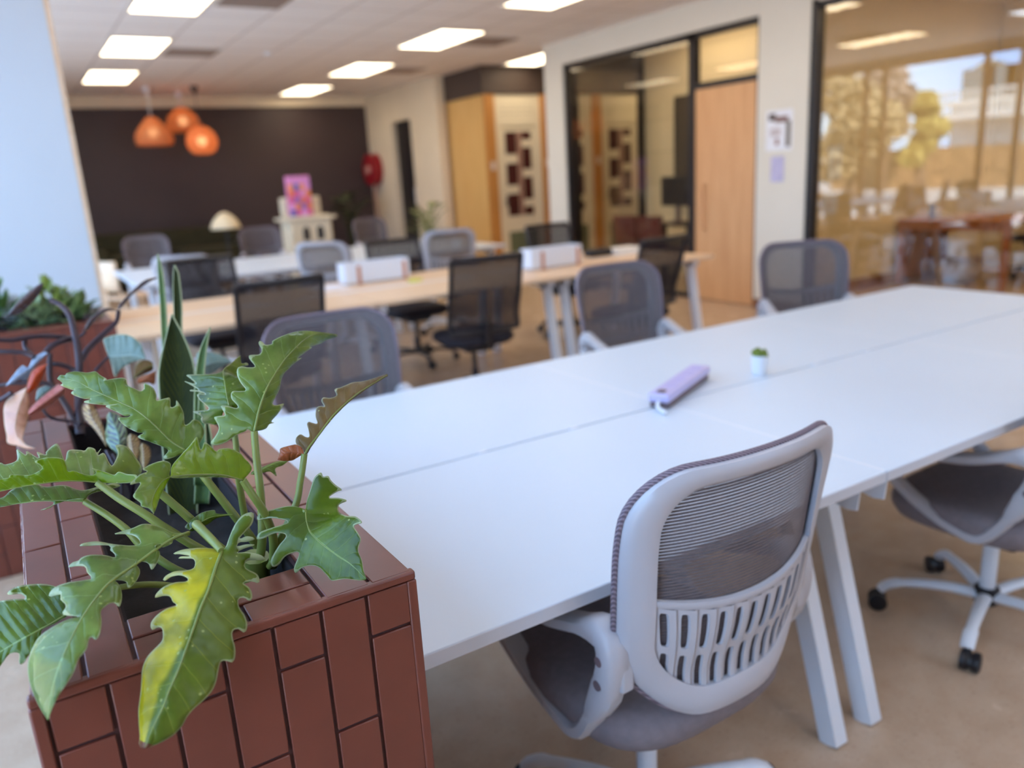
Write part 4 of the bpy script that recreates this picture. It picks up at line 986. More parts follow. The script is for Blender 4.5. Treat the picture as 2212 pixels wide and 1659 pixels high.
LM = {
 'green': leaf_mat('jagged_leaf_green', (62, 82, 14), (106, 130, 32), (150, 176, 92)),
 'pale': leaf_mat('jagged_leaf_grey_green', (84, 106, 34), (130, 150, 66), (166, 192, 118)),
 'lime': leaf_mat('jagged_leaf_backlit', (104, 136, 14), (140, 164, 26), (170, 180, 84), .5),  # glow of the backlit underside is put into the leaf colour
 'yellow': leaf_mat('yellowing_leaf', (86, 106, 24), (120, 136, 44), (188, 192, 60), .35, ((214, 196, 30), (158, 150, 8), 9, -.34), .36),
 'brown': leaf_mat('bronze_leaf', (92, 66, 22), (116, 86, 34), (142, 120, 62), .2, rough=.45),
 'rust': leaf_mat('rust_leaf', (150, 78, 44), (178, 100, 62), (160, 90, 60), .3, spots=False),
 'grey': leaf_mat('grey_green_leaf', (92, 112, 100), (124, 142, 130), (150, 166, 156), .15, spots=False, rough=.3),
 'blue': leaf_mat('silvery_leaf', (134, 150, 172), (164, 178, 200), (180, 190, 206), .1, spots=False, rough=.25),
 'orange': leaf_mat('orange_leaf', (196, 66, 22), (214, 88, 40), (190, 80, 40), .4, spots=False),
 'pink': leaf_mat('pink_new_leaf', (226, 168, 150), (240, 192, 160), (238, 200, 170), .4, spots=False),
 'pink2': leaf_mat('coral_leaf', (206, 120, 116), (226, 146, 136), (226, 160, 140), .35, spots=False),
 'dark': leaf_mat('maroon_leaf', (52, 30, 34), (72, 44, 44), (80, 54, 52), .1, spots=False),
 'cala': leaf_mat('calathea_leaf', (96, 120, 88), (136, 156, 120), (60, 76, 70), .2, spots=False, stripes=((44, 44, 66), 46)),
 'calab': leaf_mat('brown_striped_leaf', (92, 56, 44), (118, 76, 58), (190, 160, 110), .25, spots=False, stripes=((206, 180, 120), 60)),
 'snake': leaf_mat('snake_plant_leaf', (36, 42, 10), (52, 56, 18), (36, 42, 12), .02, spots=False, rough=.7, stripes=((30, 36, 20), 130)),
 'snakel': leaf_mat('snake_plant_pale_leaf', (66, 88, 40), (92, 112, 58), (60, 76, 40), .05, spots=False, rough=.5, stripes=((62, 84, 60), 120)),
}
M_['petiole'] = plain('green_petiole', (118, 128, 58), .4, .15, 14)
M_['darkstem'] = plain('purple_black_stem', (48, 28, 36), .45, .2, 20)
def dens(mid, dep, n):
    """midrib in photo pixels and depths (given at even steps) -> n (px, py, depth)"""
    P = catmull(mid, n); out = []
    for i, p in enumerate(P):
        q = i/(n-1)*(len(dep)-1); k = min(int(q), len(dep)-2); f = q-k
        f2 = f*f*(3-2*f) if len(dep) == 2 else f
        out.append((p[0], p[1], dep[k]+(dep[k+1]-dep[k])*f2))
    return out
import numpy as np
from mathutils.geometry import delaunay_2d_cdt
def leaf(name, parent, off, fr, mid, left, right, dep, dl, dr, mat, N=110, cup=.10, puck=.0018, wave=0.0, nv=9, label=None):
    """A blade: the outline of each half is filled with a fine mesh, hung on the midrib curve and given its own fold, cup and puckers."""
    mid_ = dens([fr(p) for p in mid], dep, N)
    MP = np.array([(q[0], q[1]) for q in mid_]); MD = np.array([q[2] for q in mid_])
    L = float(np.sqrt(((MP[1:]-MP[:-1])**2).sum(1)).sum())
    midw = [pt(*p) for p in mid_]
    bm = bmesh.new(); uvl = bm.loops.layers.uv.new('UVMap')
    rnd = random.Random(int(mid[0][0]*7+mid[-1][1]))
    two = isinstance(mat, tuple)
    for mar, dd, sg in ((left, dl, -1), (right, dr, 1)):
        m2 = catmull([fr(p) for p in mar], N)
        m2[0] = tuple(MP[0]); m2[-1] = tuple(MP[-1])
        A2 = np.array(m2)
        poly = [tuple(q) for q in MP]+[m2[i] for i in range(N-2, 0, -1)]
        x0, y0 = np.array(poly).min(0); x1, y1 = np.array(poly).max(0)
        st_ = max((x1-x0+y1-y0)/70, 3.0)
        px_, py_ = np.meshgrid(np.arange(x0+st_*.5, x1, st_), np.arange(y0+st_*.5, y1, st_))
        cand = np.stack([px_.ravel(), py_.ravel()], 1)
        P = np.array(poly); Q = np.roll(P, -1, 0)
        ins = np.zeros(len(cand), bool)
        for (ax, ay), (bx_, by_) in zip(P, Q):
            c = ((ay > cand[:, 1]) != (by_ > cand[:, 1]))
            if by_ != ay: ins ^= c & (cand[:, 0] < (bx_-ax)*(cand[:, 1]-ay)/(by_-ay)+ax)
        cand = cand[ins]
        if len(cand):
            dmin = np.sqrt(((cand[:, None, :]-P[None, :, :])**2).sum(2)).min(1); cand = cand[dmin > st_*.55]
        pts = [V(q) for q in poly]+[V((c[0]+rnd.uniform(-.2, .2)*st_, c[1]+rnd.uniform(-.2, .2)*st_)) for c in cand]
        n = len(poly)
        ov, oe, of, *_ = delaunay_2d_cdt(pts, [], [list(range(n))], 1, 1e-4)
        O = np.array([(v.x, v.y) for v in ov])
        Dm = np.sqrt(((O[:, None, :]-MP[None])**2).sum(2)); k = Dm.argmin(1); w = Dm[np.arange(len(O)), k]
        de = np.sqrt(((O[:, None, :]-A2[None])**2).sum(2)).min(1)
        u = w/np.maximum(w+de, 1e-6); sN = k/(N-1.0)
        wmax = float(np.sort(w)[-max(1, len(w)//50)]) or 1.0
        d = MD[k]+dd*np.minimum(w/wmax, 1.3)
        wm = w/F_PX*MD[k]
        ph_ = (sN-.10*u)*nv
        bul = cup*wm*np.sin(np.pi*u)*.5+puck*np.minimum(w/(.25*wmax), 1)*np.abs(np.sin(ph_*np.pi))
        d = d-bul+.0022*np.sin(sN*nv*2*np.pi)*(w/wmax)**2
        V_ = [bm.verts.new(pt(O[i, 0], O[i, 1], float(d[i]))) for i in range(len(O))]
        for f in of:
            ar = sum((O[f[i], 0]*O[f[(i+1) % len(f)], 1]-O[f[(i+1) % len(f)], 0]*O[f[i], 1]) for i in range(len(f)))
            f = list(f) if ar < 0 else list(f)[::-1]
            try: fc = bm.faces.new([V_[i] for i in f])
            except ValueError: continue
            fc.smooth = True; fc.material_index = 2 if (two and sg > 0) else 0
            for lp, i in zip(fc.loops, f): lp[uvl].uv = (sg*u[i], sN[i])
    mb = MB(); mb.bm.free(); mb.bm = bm; mb.mi = 1
    wr = L/F_PX*sum(dep)/len(dep)
    ids = list(range(0, N, max(1, N//40)))
    mb.tube([midw[i]+fw*.0003 for i in ids], [max(.0004, wr*.0085*(1-.85*i/(N-1))) for i in ids], 6, flat=.7)
    bmesh.ops.remove_doubles(bm, verts=bm.verts, dist=2e-5)
    bmesh.ops.translate(bm, verts=bm.verts, vec=-V(off))
    me = bpy.data.meshes.new(name); bm.to_mesh(me); bm.free()
    m0 = mat[0] if two else mat
    me.materials.append(LM[m0]); me.materials.append(M_['petiole'] if m0 in ('green', 'pale', 'lime', 'yellow', 'brown') else LM[m0])
    if two: me.materials.append(LM[mat[1]])
    me.polygons.foreach_set('use_smooth', [True]*len(me.polygons))
    o = bpy.data.objects.new(name, me); C.objects.link(o); o.parent = parent
    sd = o.modifiers.new('thickness', 'SOLIDIFY'); sd.thickness = .0006; sd.offset = 0
    if label: o['label'] = label
    return o
def stalk(parent, off, fr, pts, dep, rad, mat='petiole', name='petiole', n=24):
    P = dens([fr(p) for p in pts], dep, n)
    m = MB(); m.tube([pt(*p) for p in P], [rad[0]+(rad[1]-rad[0])*i/(n-1) for i in range(n)], 10)
    return m.build(name, M_[mat], parent, off=off)
def conv(fr_from, fr_to_inv, pts): return [fr_to_inv(fr_from(p)) for p in pts]
PO = (.2, 1.05, .88)
ph = thing('jagged_leaf_philodendron', 'large philodendron with jagged green leaves spilling over the near corner of the tiled planter', 'potted plant', PO)
# the big yellowing leaf over the front edge
leaf('leaf', ph, PO, FF, [(1310, 140), (1265, 260), (1210, 430), (1150, 570), (1105, 700), (1040, 880), (985, 1030), (920, 1180), (870, 1310), (795, 1460), (735, 1612)],
 [(1310, 140), (1230, 120), (1120, 118), (1010, 132), (946, 162), (1000, 163), (1080, 178), (1010, 180), (988, 195), (1040, 195), (1100, 200), (1112, 240), (1095, 272), (1040, 285), (960, 292), (900, 320), (873, 350), (885, 362), (940, 330), (1010, 322), (1060, 350), (1040, 368), (960, 375), (880, 405), (825, 455), (815, 488), (870, 475), (925, 480), (945, 520), (975, 545), (900, 570), (830, 615), (785, 670), (780, 710), (795, 728), (830, 710), (862, 715), (872, 760), (865, 810), (810, 870), (755, 930), (720, 1010), (712, 1100), (705, 1200), (690, 1320), (692, 1420), (700, 1520), (695, 1580), (715, 1608), (735, 1615)],
 [(1310, 140), (1340, 110), (1370, 30), (1410, -60), (1470, -130), (1546, -148), (1540, -70), (1490, -10), (1440, 50), (1500, 28), (1560, 48), (1500, 70), (1440, 75), (1425, 105), (1490, 90), (1562, 94), (1480, 120), (1425, 150), (1500, 148), (1590, 165), (1635, 195), (1620, 208), (1550, 208), (1495, 215), (1480, 255), (1510, 280), (1570, 310), (1592, 350), (1585, 378), (1530, 365), (1470, 378), (1510, 410), (1535, 450), (1535, 500), (1515, 512), (1480, 488), (1435, 500), (1440, 560), (1480, 620), (1500, 680), (1495, 730), (1475, 748), (1430, 720), (1390, 740), (1392, 790), (1410, 860), (1410, 930), (1390, 970), (1350, 960), (1305, 965), (1285, 1030), (1270, 1110), (1240, 1180), (1180, 1250), (1100, 1320), (1050, 1380), (1010, 1450), (940, 1520), (850, 1570), (780, 1600), (735, 1615)],
 [.92, .86, .815, .79, .775], .035, .02, 'yellow', N=170, nv=10, label='yellowing leaf with a brown tip')
stalk(ph, PO, FF, [(1310, 140), (1240, 60), (1120, -60), (1200, 20), (1560, 200)][:3], [.92, .95, 1.0], (.0045, .006))
# lower left leaf
leaf('leaf', ph, PO, FF, [(1065, 0), (960, 40), (850, 105), (760, 170), (671, 235), (590, 290), (510, 345), (420, 430), (275, 628), (170, 830), (100, 1000), (40, 1200), (14, 1404)],
 [(1065, 0), (960, 6), (880, -28), (800, -55), (720, -62), (640, -30), (505, 12), (560, 12), (640, 20), (690, 50), (702, 88), (640, 100), (560, 95), (480, 85), (380, 68), (285, 80), (245, 100), (300, 101), (400, 95), (478, 100), (476, 130), (510, 160), (512, 190), (440, 172), (330, 168), (265, 188), (240, 212), (195, 226), (165, 262), (220, 252), (290, 257), (305, 300), (340, 345), (270, 360), (150, 378), (55, 418), (20, 480), (110, 462), (105, 500), (150, 550), (120, 610), (200, 624), (258, 630), (180, 646), (80, 690), (-40, 770), (-100, 860), (-135, 975), (-128, 1100), (-80, 1241), (-20, 1352), (14, 1404)],
 [(1065, 0), (1078, 18), (1040, 28), (1000, 14), (945, 40), (940, 80), (870, 112), (852, 86), (808, 104), (848, 150), (835, 210), (790, 280), (762, 232), (712, 217), (664, 222), (698, 282), (690, 330), (655, 385), (613, 416), (600, 372), (560, 357), (512, 360), (540, 390), (563, 450), (560, 520), (543, 556), (510, 527), (470, 532), (420, 570), (405, 600), (412, 680), (395, 770), (365, 801), (338, 780), (318, 800), (300, 870), (240, 950), (200, 1050), (150, 1130), (90, 1220), (42, 1320), (14, 1404)],
 [.97, .90, .82, .76, .745], .05, -.012, 'pale', N=170, nv=10)
leaf('leaf', ph, PO, FB, [(350, 845), (250, 905), (150, 960), (60, 1010), (0, 1045), (-70, 1080)],
 [(350, 845), (348, 800), (330, 720), (260, 686), (150, 685), (70, 705), (40, 738), (110, 735), (135, 760), (60, 765), (-40, 790), (-120, 900), (-70, 1080)],
 [(350, 845), (352, 856), (310, 880), (285, 895), (225, 925), (210, 980), (160, 1050), (122, 1105), (102, 1100), (100, 1050), (50, 1055), (0, 1120), (-25, 1150), (-70, 1080)],
 [.88, .85, .84], .05, -.01, 'green', N=110)
stalk(ph, PO, FB, [(350, 845), (420, 780), (640, 700), (890, 690), (1150, 760)], [.88, .90, .93, .98, 1.03], (.003, .0045))
# right-hand leaf over the rim
leaf('leaf', ph, PO, FB, [(1622, 288), (1628, 350), (1650, 410), (1710, 470), (1790, 530), (1860, 575), (1945, 655)],
 [(1622, 288), (1590, 275), (1530, 268), (1450, 285), (1380, 308), (1368, 342), (1440, 332), (1520, 345), (1520, 360), (1440, 385), (1380, 408), (1363, 444), (1400, 440), (1465, 412), (1520, 425), (1480, 480), (1438, 555), (1448, 590), (1480, 580), (1520, 532), (1588, 515), (1562, 595), (1570, 625), (1598, 600), (1640, 585), (1690, 592), (1738, 638), (1762, 664), (1830, 655), (1900, 662), (1945, 662)],
 [(1622, 288), (1630, 240), (1645, 190), (1668, 120), (1704, 90), (1716, 112), (1742, 108), (1756, 130), (1782, 156), (1816, 182), (1790, 192), (1748, 222), (1800, 225), (1842, 240), (1800, 262), (1800, 300), (1840, 320), (1890, 325), (1922, 356), (1880, 372), (1900, 410), (1916, 445), (1902, 500), (1922, 560), (1930, 610), (1945, 655)],
 [1.03, .965, .915], .0, .012, 'green', N=140, nv=8)
stalk(ph, PO, FB, [(1622, 288), (1590, 380), (1510, 490), (1430, 590)], [1.03, 1.03, 1.05, 1.07], (.004, .005))
# tall leaf
leaf('leaf', ph, PO, FD, [(780, 1160), (800, 1060), (840, 900), (900, 740), (990, 580), (1080, 450), (1180, 340), (1290, 240), (1420, 185), (1610, 205)],
 [(780, 1160), (745, 1158), (715, 1140), (690, 1160), (600, 1200), (500, 1268), (400, 1300), (345, 1275), (390, 1210), (428, 1130), (400, 1060), (380, 1020), (440, 1005), (488, 998), (456, 930), (450, 905), (520, 910), (600, 930), (620, 915), (592, 880), (555, 840), (548, 790), (570, 760), (640, 760), (698, 748), (640, 670), (608, 590), (615, 530), (660, 515), (720, 525), (788, 515), (740, 450), (725, 410), (760, 400), (830, 395), (855, 350), (825, 290), (830, 262), (860, 270), (892, 300), (958, 290), (960, 262), (1050, 215), (1170, 175), (1290, 160), (1430, 172), (1610, 195)],
 [(780, 1160), (850, 1150), (900, 1130), (930, 1090), (980, 1075), (950, 1060), (1010, 990), (1060, 920), (1070, 885), (1000, 900), (962, 885), (990, 820), (1030, 740), (1050, 640), (1080, 580), (1120, 540), (1170, 490), (1250, 430), (1210, 435), (1290, 370), (1355, 325), (1330, 320), (1440, 285), (1500, 250), (1610, 215)],
 [1.06, 1.09, 1.16, 1.26], .01, .035, 'pale', N=170, nv=9)
stalk(ph, PO, FD, [(780, 1160), (790, 1300), (810, 1500), (845, 1800), (860, 2200), (835, 2440)], [1.06, 1.06, 1.06, 1.07, 1.07, 1.08], (.0048, .0062))
leaf('leaf', ph, PO, FD, [(530, 905), (510, 820), (490, 700), (470, 560), (545, 490), (640, 408)],
 [(530, 905), (490, 930), (420, 1085), (330, 1085), (270, 1080), (250, 1040), (252, 1010), (170, 965), (240, 955), (328, 940), (300, 900), (240, 850), (212, 792), (295, 790), (240, 768), (140, 760), (155, 745), (230, 750), (150, 700), (85, 660), (200, 688), (150, 640), (105, 600), (200, 595), (380, 590), (470, 556), (560, 485), (640, 408)],
 [(530, 905), (600, 930), (620, 915), (650, 820), (720, 720), (680, 600), (652, 520), (720, 500), (700, 478), (652, 482), (640, 408)],
 [1.12, 1.16, 1.24], .03, .02, 'green', N=130, nv=7)
stalk(ph, PO, FD, [(530, 905), (570, 1100), (600, 1300), (620, 1600), (700, 2100)], [1.12, 1.12, 1.13, 1.15, 1.17], (.004, .0052))
# bronze leaf
leaf('leaf', ph, PO, FD, [(1280, 1390), (1330, 1310), (1430, 1180), (1550, 1020), (1680, 890), (1800, 790), (1920, 710), (2110, 595)],
 [(1280, 1390), (1262, 1340), (1200, 1290), (1195, 1230), (1240, 1190), (1290, 1215), (1328, 1215), (1320, 1150), (1305, 1090), (1325, 1065), (1360, 1075), (1408, 1082), (1390, 1010), (1400, 930), (1440, 910), (1480, 915), (1450, 860), (1470, 825), (1540, 830), (1600, 802), (1580, 745), (1640, 725), (1700, 700), (1760, 675), (1850, 665), (1950, 640), (2108, 585)],
 [(1280, 1390), (1306, 1385), (1350, 1312), (1450, 1172), (1570, 1022), (1700, 892), (1820, 797), (1940, 712), (2115, 606)],
 [1.06, 1.10, 1.18], .03, .004, 'brown', N=140, nv=9, label='narrow bronze-brown leaf')
leaf('leaf', ph, PO, FD, [(1275, 1385), (1180, 1370), (1100, 1380), (1012, 1440)],  # separate orange lobe; its warm backlight is put into the colour
 [(1275, 1385), (1260, 1330), (1200, 1292), (1110, 1308), (1040, 1332), (1034, 1375), (1012, 1436)],
 [(1275, 1385), (1255, 1392), (1160, 1448), (1070, 1455), (1012, 1440)],
 [1.06, 1.05], .01, .01, 'rust', N=60, nv=4, label='lobe coloured rust for warm backlight')
stalk(ph, PO, FD, [(1280, 1385), (1265, 1500), (1240, 1650), (1190, 1900), (980, 2360)], [1.06, 1.06, 1.06, 1.055, 1.06], (.0042, .0055))
# arching leaf, one half painted as if backlit
leaf('leaf', ph, PO, FA, [(1290, 1174), (1180, 1146), (1050, 1144), (950, 1150), (880, 1165), (835, 1215), (805, 1290), (815, 1350)],
 [(1290, 1174), (1335, 1120), (1325, 1085), (1300, 1060), (1275, 1030), (1220, 1005), (1165, 1008), (1147, 1020), (1110, 985), (1085, 972), (1066, 1012), (1050, 952), (1040, 945), (1010, 985), (960, 1040), (912, 1100), (905, 1150), (880, 1200), (850, 1260), (828, 1325), (815, 1350)],
 [(1290, 1174), (1200, 1160), (1050, 1158), (940, 1162), (900, 1150), (905, 1085), (850, 1072), (760, 1110), (782, 1128), (740, 1145), (690, 1195), (745, 1188), (718, 1235), (708, 1262), (745, 1292), (750, 1312), (790, 1322), (815, 1350)],
 [1.0, .96, .92, .88], .05, -.01, ('lime', 'pale'), N=130, nv=9, label='arching leaf with backlight painted lime on one half')
stalk(ph, PO, FA, [(1290, 1174), (1340, 1250), (1405, 1350), (1450, 1480), (1450, 1630)], [1.0, 1.01, 1.03, 1.05, 1.075], (.0048, .0062))
# long leaf lying out to the window side
leaf('leaf', ph, PO, FC, [(1060, 512), (900, 498), (700, 498), (500, 518), (300, 548), (100, 588), (-150, 645)],
 [(1060, 512), (1300, 480), (1500, 440), (1540, 360), (1480, 250), (1380, 125), (1255, 110), (1280, 200), (1220, 330), (1180, 290), (1130, 195), (1062, 222), (1100, 145), (1050, 195), (1030, 150), (960, 132), (920, 170), (870, 162), (740, 168), (705, 280), (640, 112), (590, 102), (500, 180), (495, 215), (400, 182), (420, 250), (290, 172), (280, 215), (182, 152), (185, 270), (60, 320), (0, 300), (-100, 400), (-150, 645)],
 [(1060, 512), (1200, 522), (1400, 520), (1610, 476), (1500, 462), (1480, 430), (1380, 421), (1290, 396), (1240, 430), (1150, 402), (1000, 358), (1045, 402), (1000, 436), (900, 420), (800, 386), (740, 392), (722, 330), (690, 262), (600, 240), (480, 246), (376, 286), (440, 330), (450, 370), (330, 432), (200, 430), (106, 430), (98, 462), (40, 472), (-100, 520), (-150, 645)],
 [1.0, .97, .95], .09, -.01, ('pale', 'lime'), N=170, nv=11, label='long leaf with backlight painted lime on its near half')
stalk(ph, PO, FC, [(1060, 512), (1300, 690), (1560, 850), (1830, 1030), (2300, 1300), (2900, 1500)], [1.0, 1.0, 1.01, 1.03, 1.08, 1.13], (.005, .0064))
leaf('leaf', ph, PO, FC, [(920, 720), (700, 712), (450, 714), (200, 742), (0, 762), (-120, 780)],
 [(920, 720), (1000, 635), (1300, 560), (1200, 525), (900, 600), (700, 545), (500, 562), (380, 524), (250, 545), (120, 600), (40, 672), (-60, 700), (-120, 780)],
 [(920, 720), (900, 690), (760, 702), (600, 752), (540, 792), (440, 816), (560, 766), (570, 722), (400, 722), (180, 748), (0, 782), (-120, 790)],
 [1.05, 1.04, 1.03], .06, -.01, 'green', N=130, nv=9)
stalk(ph, PO, FC, [(920, 720), (1150, 860), (1380, 1030), (1560, 1220), (2000, 1500), (2700, 1650)], [1.05, 1.05, 1.055, 1.06, 1.1, 1.14], (.0045, .006))
# upper left leaf
leaf('leaf', ph, PO, FE, [(2217, 1178), (2050, 1075), (1900, 930), (1750, 790), (1600, 680), (1450, 610), (1300, 540), (1100, 450), (900, 345), (682, 325)],
 [(2217, 1178), (2360, 1120), (2441, 975), (2400, 850), (2317, 806), (2250, 860), (2205, 866), (2190, 720), (2112, 580), (2098, 640), (2040, 660), (2030, 552), (1960, 560), (1872, 580), (1870, 520), (1830, 430), (1750, 380), (1718, 385), (1720, 440), (1680, 470), (1630, 450), (1530, 400), (1500, 320), (1400, 315), (1240, 345), (1280, 328), (1200, 280), (1140, 235), (1040, 250), (900, 235), (800, 255), (780, 280), (720, 280), (682, 325)],
 [(2217, 1178), (2150, 1230), (2000, 1280), (1952, 1260), (2008, 1190), (1980, 1150), (1800, 1080), (1645, 1020), (1715, 970), (1640, 962), (1500, 890), (1412, 795), (1530, 780), (1568, 750), (1500, 770), (1400, 722), (1262, 650), (1400, 625), (1300, 640), (1005, 605), (1088, 562), (1000, 560), (852, 500), (898, 452), (860, 454), (727, 400), (750, 380), (722, 350), (682, 325)],
 [1.10, 1.09, 1.11, 1.15], .03, -.01, 'pale', N=170, nv=11)
stalk(ph, PO, FE, [(2217, 1178), (2330, 1350), (2600, 1700), (2950, 2150), (3180, 2480)], [1.10, 1.10, 1.11, 1.13, 1.16], (.005, .0062))
stalk(ph, PO, FA, [(850, 1240), (1000, 1370), (1180, 1540), (1380, 1640)], [1.02, 1.04, 1.08, 1.14], (.0052, .006))
leaf('leaf', ph, PO, FB, [(1005, 395), (1060, 358), (1130, 325), (1232, 314)], [(1005, 395), (985, 375), (1060, 310), (1135, 290), (1152, 308), (1232, 312)], [(1005, 395), (1020, 402), (1060, 385), (1110, 360), (1150, 332), (1232, 316)], [1.02, 1.04], .01, .01, 'green', N=60, nv=4)
leaf('leaf', ph, PO, FD, [(745, 1590), (880, 1530), (1000, 1475), (1112, 1458)], [(745, 1590), (762, 1560), (880, 1510), (1000, 1462), (1112, 1454)], [(745, 1590), (820, 1590), (930, 1560), (1000, 1606), (990, 1530), (1060, 1500), (1112, 1462)], [1.1, 1.12], .01, .01, 'pale', N=60, nv=4)
m = MB(); m.tube(catmull([(.195, 1.04, .86), (.197, 1.035, .91), (.20, 1.03, .945)], 10), [.02]*10, 10); m.build('stem', M_['petiole'], ph, off=PO)
# ------------------------------------------------------------------ snake plant
SO = tuple(pt(*FA((960, 1330)), 1.42)); SO = (SO[0], SO[1], .87)
sk = thing('snake_plant', 'upright dark snake plant standing in the middle of the tiled planter', 'potted plant', SO)
def blade(left, right, d0, d1, mat, thick=.02):
    n = 26; Lp = dens([FA(p) for p in left], [d0, d1], n); Rp = dens([FA(p) for p in right], [d0, d1], n)
    bm = bmesh.new(); uvl = bm.loops.layers.uv.new('UVMap'); rows = []
    for i in range(n):
        a, b = pt(*Lp[i]), pt(*Rp[i]); w = (b-a).length; row = []
        for j in range(9):
            u = j/8; q = a.lerp(b, u)+fw*(w*.28*(sin(pi*u)))
            row.append((bm.verts.new(q), (2*u-1, i/(n-1))))
        rows.append(row)
    for i in range(n-1):
        for j in range(8):
            q = [rows[i][j], rows[i][j+1], rows[i+1][j+1], rows[i+1][j]]
            f = bm.faces.new([x[0] for x in q]); f.smooth = True
            for lp, x in zip(f.loops, q): lp[uvl].uv = x[1]
    bmesh.ops.translate(bm, verts=bm.verts, vec=-V(SO)); me = bpy.data.meshes.new('leaf'); bm.to_mesh(me); bm.free(); me.materials.append(LM[mat])
    o = bpy.data.objects.new('leaf', me); C.objects.link(o); o.parent = sk; s = o.modifiers.new('thickness', 'SOLIDIFY'); s.thickness = .003; s.offset = 0
blade([(900, 1400), (860, 1000), (845, 740), (840, 600), (865, 470), (911, 292)], [(1050, 1400), (1045, 1000), (1040, 700), (1030, 560), (985, 430), (913, 292)], 1.40, 1.52, 'snake')
blade([(1000, 1300), (980, 900), (970, 600), (975, 415)], [(1060, 1300), (1060, 900), (1045, 640), (1000, 480), (977, 415)], 1.46, 1.58, 'snake')
blade([(880, 1300), (872, 700), (858, 420), (850, 250), (838, 60), (834, -30)], [(930, 1300), (910, 700), (890, 420), (880, 230), (862, 60), (836, -30)], 1.52, 1.76, 'snakel')
blade([(940, 1300), (930, 600), (922, 300), (918, 120), (924, 30)], [(1000, 1300), (980, 600), (966, 380), (965, 230), (946, 60), (928, 30)], 1.54, 1.72, 'snake')
blade([(1030, 1200), (1030, 800), (1038, 620), (1062, 480), (1114, 362)], [(1100, 1200), (1088, 800), (1085, 620), (1096, 480), (1117, 362)], 1.40, 1.50, 'snakel')
blade([(1030, 1300), (1045, 1000), (1052, 800), (1060, 690)], [(1110, 1300), (1128, 1000), (1092, 800), (1064, 690)], 1.40, 1.45, 'snakel')
# ------------------------------------------------------------------ dark-stemmed plant with orange and pink leaves
RO = tuple(pt(*FG((790, 1620)), 1.62)); RO = (RO[0], RO[1], .87)
rp_ = thing('dark_stemmed_plant', 'dark-stemmed plant with silvery, orange and pink leaves at the back of the tiled planter', 'potted plant', RO)
def st(pts, d, rad): return stalk(rp_, RO, FG, pts, d, rad, 'darkstem', 'stem')
st([(800, 1750), (790, 1500), (785, 1250), (790, 1050), (775, 900), (750, 770), (700, 570), (610, 460), (505, 408)], [1.68, 1.72, 1.75, 1.8], (.010, .006))
st([(800, 1010), (900, 870), (1080, 700), (1160, 620), (1180, 520)], [1.77, 1.8, 1.84], (.007, .005))
st([(720, 790), (560, 770), (400, 765), (250, 782), (120, 805), (-40, 800)], [1.78, 1.72, 1.68], (.006, .005))
st([(248, 790), (250, 870), (290, 930), (335, 965)], [1.72, 1.7], (.005, .005))
st([(340, 975), (270, 940), (180, 925), (-40, 918)], [1.7, 1.68], (.006, .005))
st([(765, 785), (680, 800), (600, 820), (520, 860), (455, 925)], [1.78, 1.74, 1.72], (.007, .006))
st([(500, 940), (492, 1100), (510, 1240), (560, 1310), (640, 1420), (720, 1560), (790, 1680)], [1.72, 1.7, 1.68], (.005, .007))
st([(745, 1110), (680, 1075), (600, 1048), (520, 1042)], [1.74, 1.72], (.006, .005))
st([(-40, 1262), (150, 1235), (400, 1228), (500, 1250), (560, 1310)], [1.66, 1.68], (.004, .005))
st([(425, 1495), (480, 1560), (560, 1592), (700, 1612), (800, 1640)], [1.62, 1.66], (.003, .004))
st([(950, 1110), (1000, 1050), (1080, 972)], [1.74, 1.76], (.0035, .003))
st([(800, 1380), (785, 1500), (800, 1640)], [1.7, 1.68], (.006, .006))
st([(-40, 1425), (60, 1370), (120, 1330)], [1.62, 1.62], (.005, .005))
def lf(fr, mid, a, b, d, mat, dl=.02, dr=.02, lab=None): leaf('leaf', rp_, RO, fr, mid, a, b, d, dl, dr, mat, N=70, nv=6, puck=.0015, label=lab)
lf(FG, [(1080, 970), (1200, 962), (1330, 955), (1452, 988)], [(1080, 970), (1042, 860), (1035, 792), (1150, 752), (1280, 755), (1390, 830), (1430, 920), (1452, 988)], [(1080, 970), (1110, 1060), (1148, 1172), (1200, 1100), (1300, 1035), (1452, 988)], [1.76, 1.74], 'grey')
lf(FG, [(472, 930), (380, 1000), (290, 1090), (170, 1175), (58, 1262)], [(472, 930), (420, 925), (330, 990), (280, 1078), (220, 1060), (130, 1160), (58, 1262)], [(472, 930), (452, 962), (330, 1085), (240, 1250), (205, 1200), (58, 1262)], [1.71, 1.64], 'blue', lab='silvery leaf')
lf(FG, [(472, 1040), (360, 1170), (275, 1325)], [(472, 1040), (380, 1072), (310, 1130), (262, 1285), (275, 1325)], [(472, 1040), (440, 1140), (385, 1250), (292, 1330), (275, 1325)], [1.66, 1.62], 'orange', lab='bright orange leaf')
lf(FE, [(320, 425), (215, 700), (185, 950), (270, 1090), (425, 1160)], [(320, 425), (135, 530), (50, 650), (52, 850), (80, 1000), (92, 1090), (200, 1122), (330, 1162), (425, 1160)], [(320, 425), (346, 600), (332, 800), (282, 980), (276, 1060), (330, 1122), (425, 1156)], [1.62, 1.55], 'pink', lab='pale pink drooping leaf')
lf(FE, [(762, 430), (560, 580), (338, 745)], [(762, 430), (700, 385), (640, 430), (500, 540), (355, 680), (338, 745)], [(762, 430), (770, 480), (700, 552), (500, 682), (345, 765), (338, 745)], [1.64, 1.6], 'pink2', lab='coral pink leaf')
lf(FE, [(632, 420), (535, 490), (425, 590)], [(632, 420), (540, 405), (450, 460), (425, 590)], [(632, 420), (600, 490), (500, 570), (425, 590)], [1.68, 1.66], 'grey')
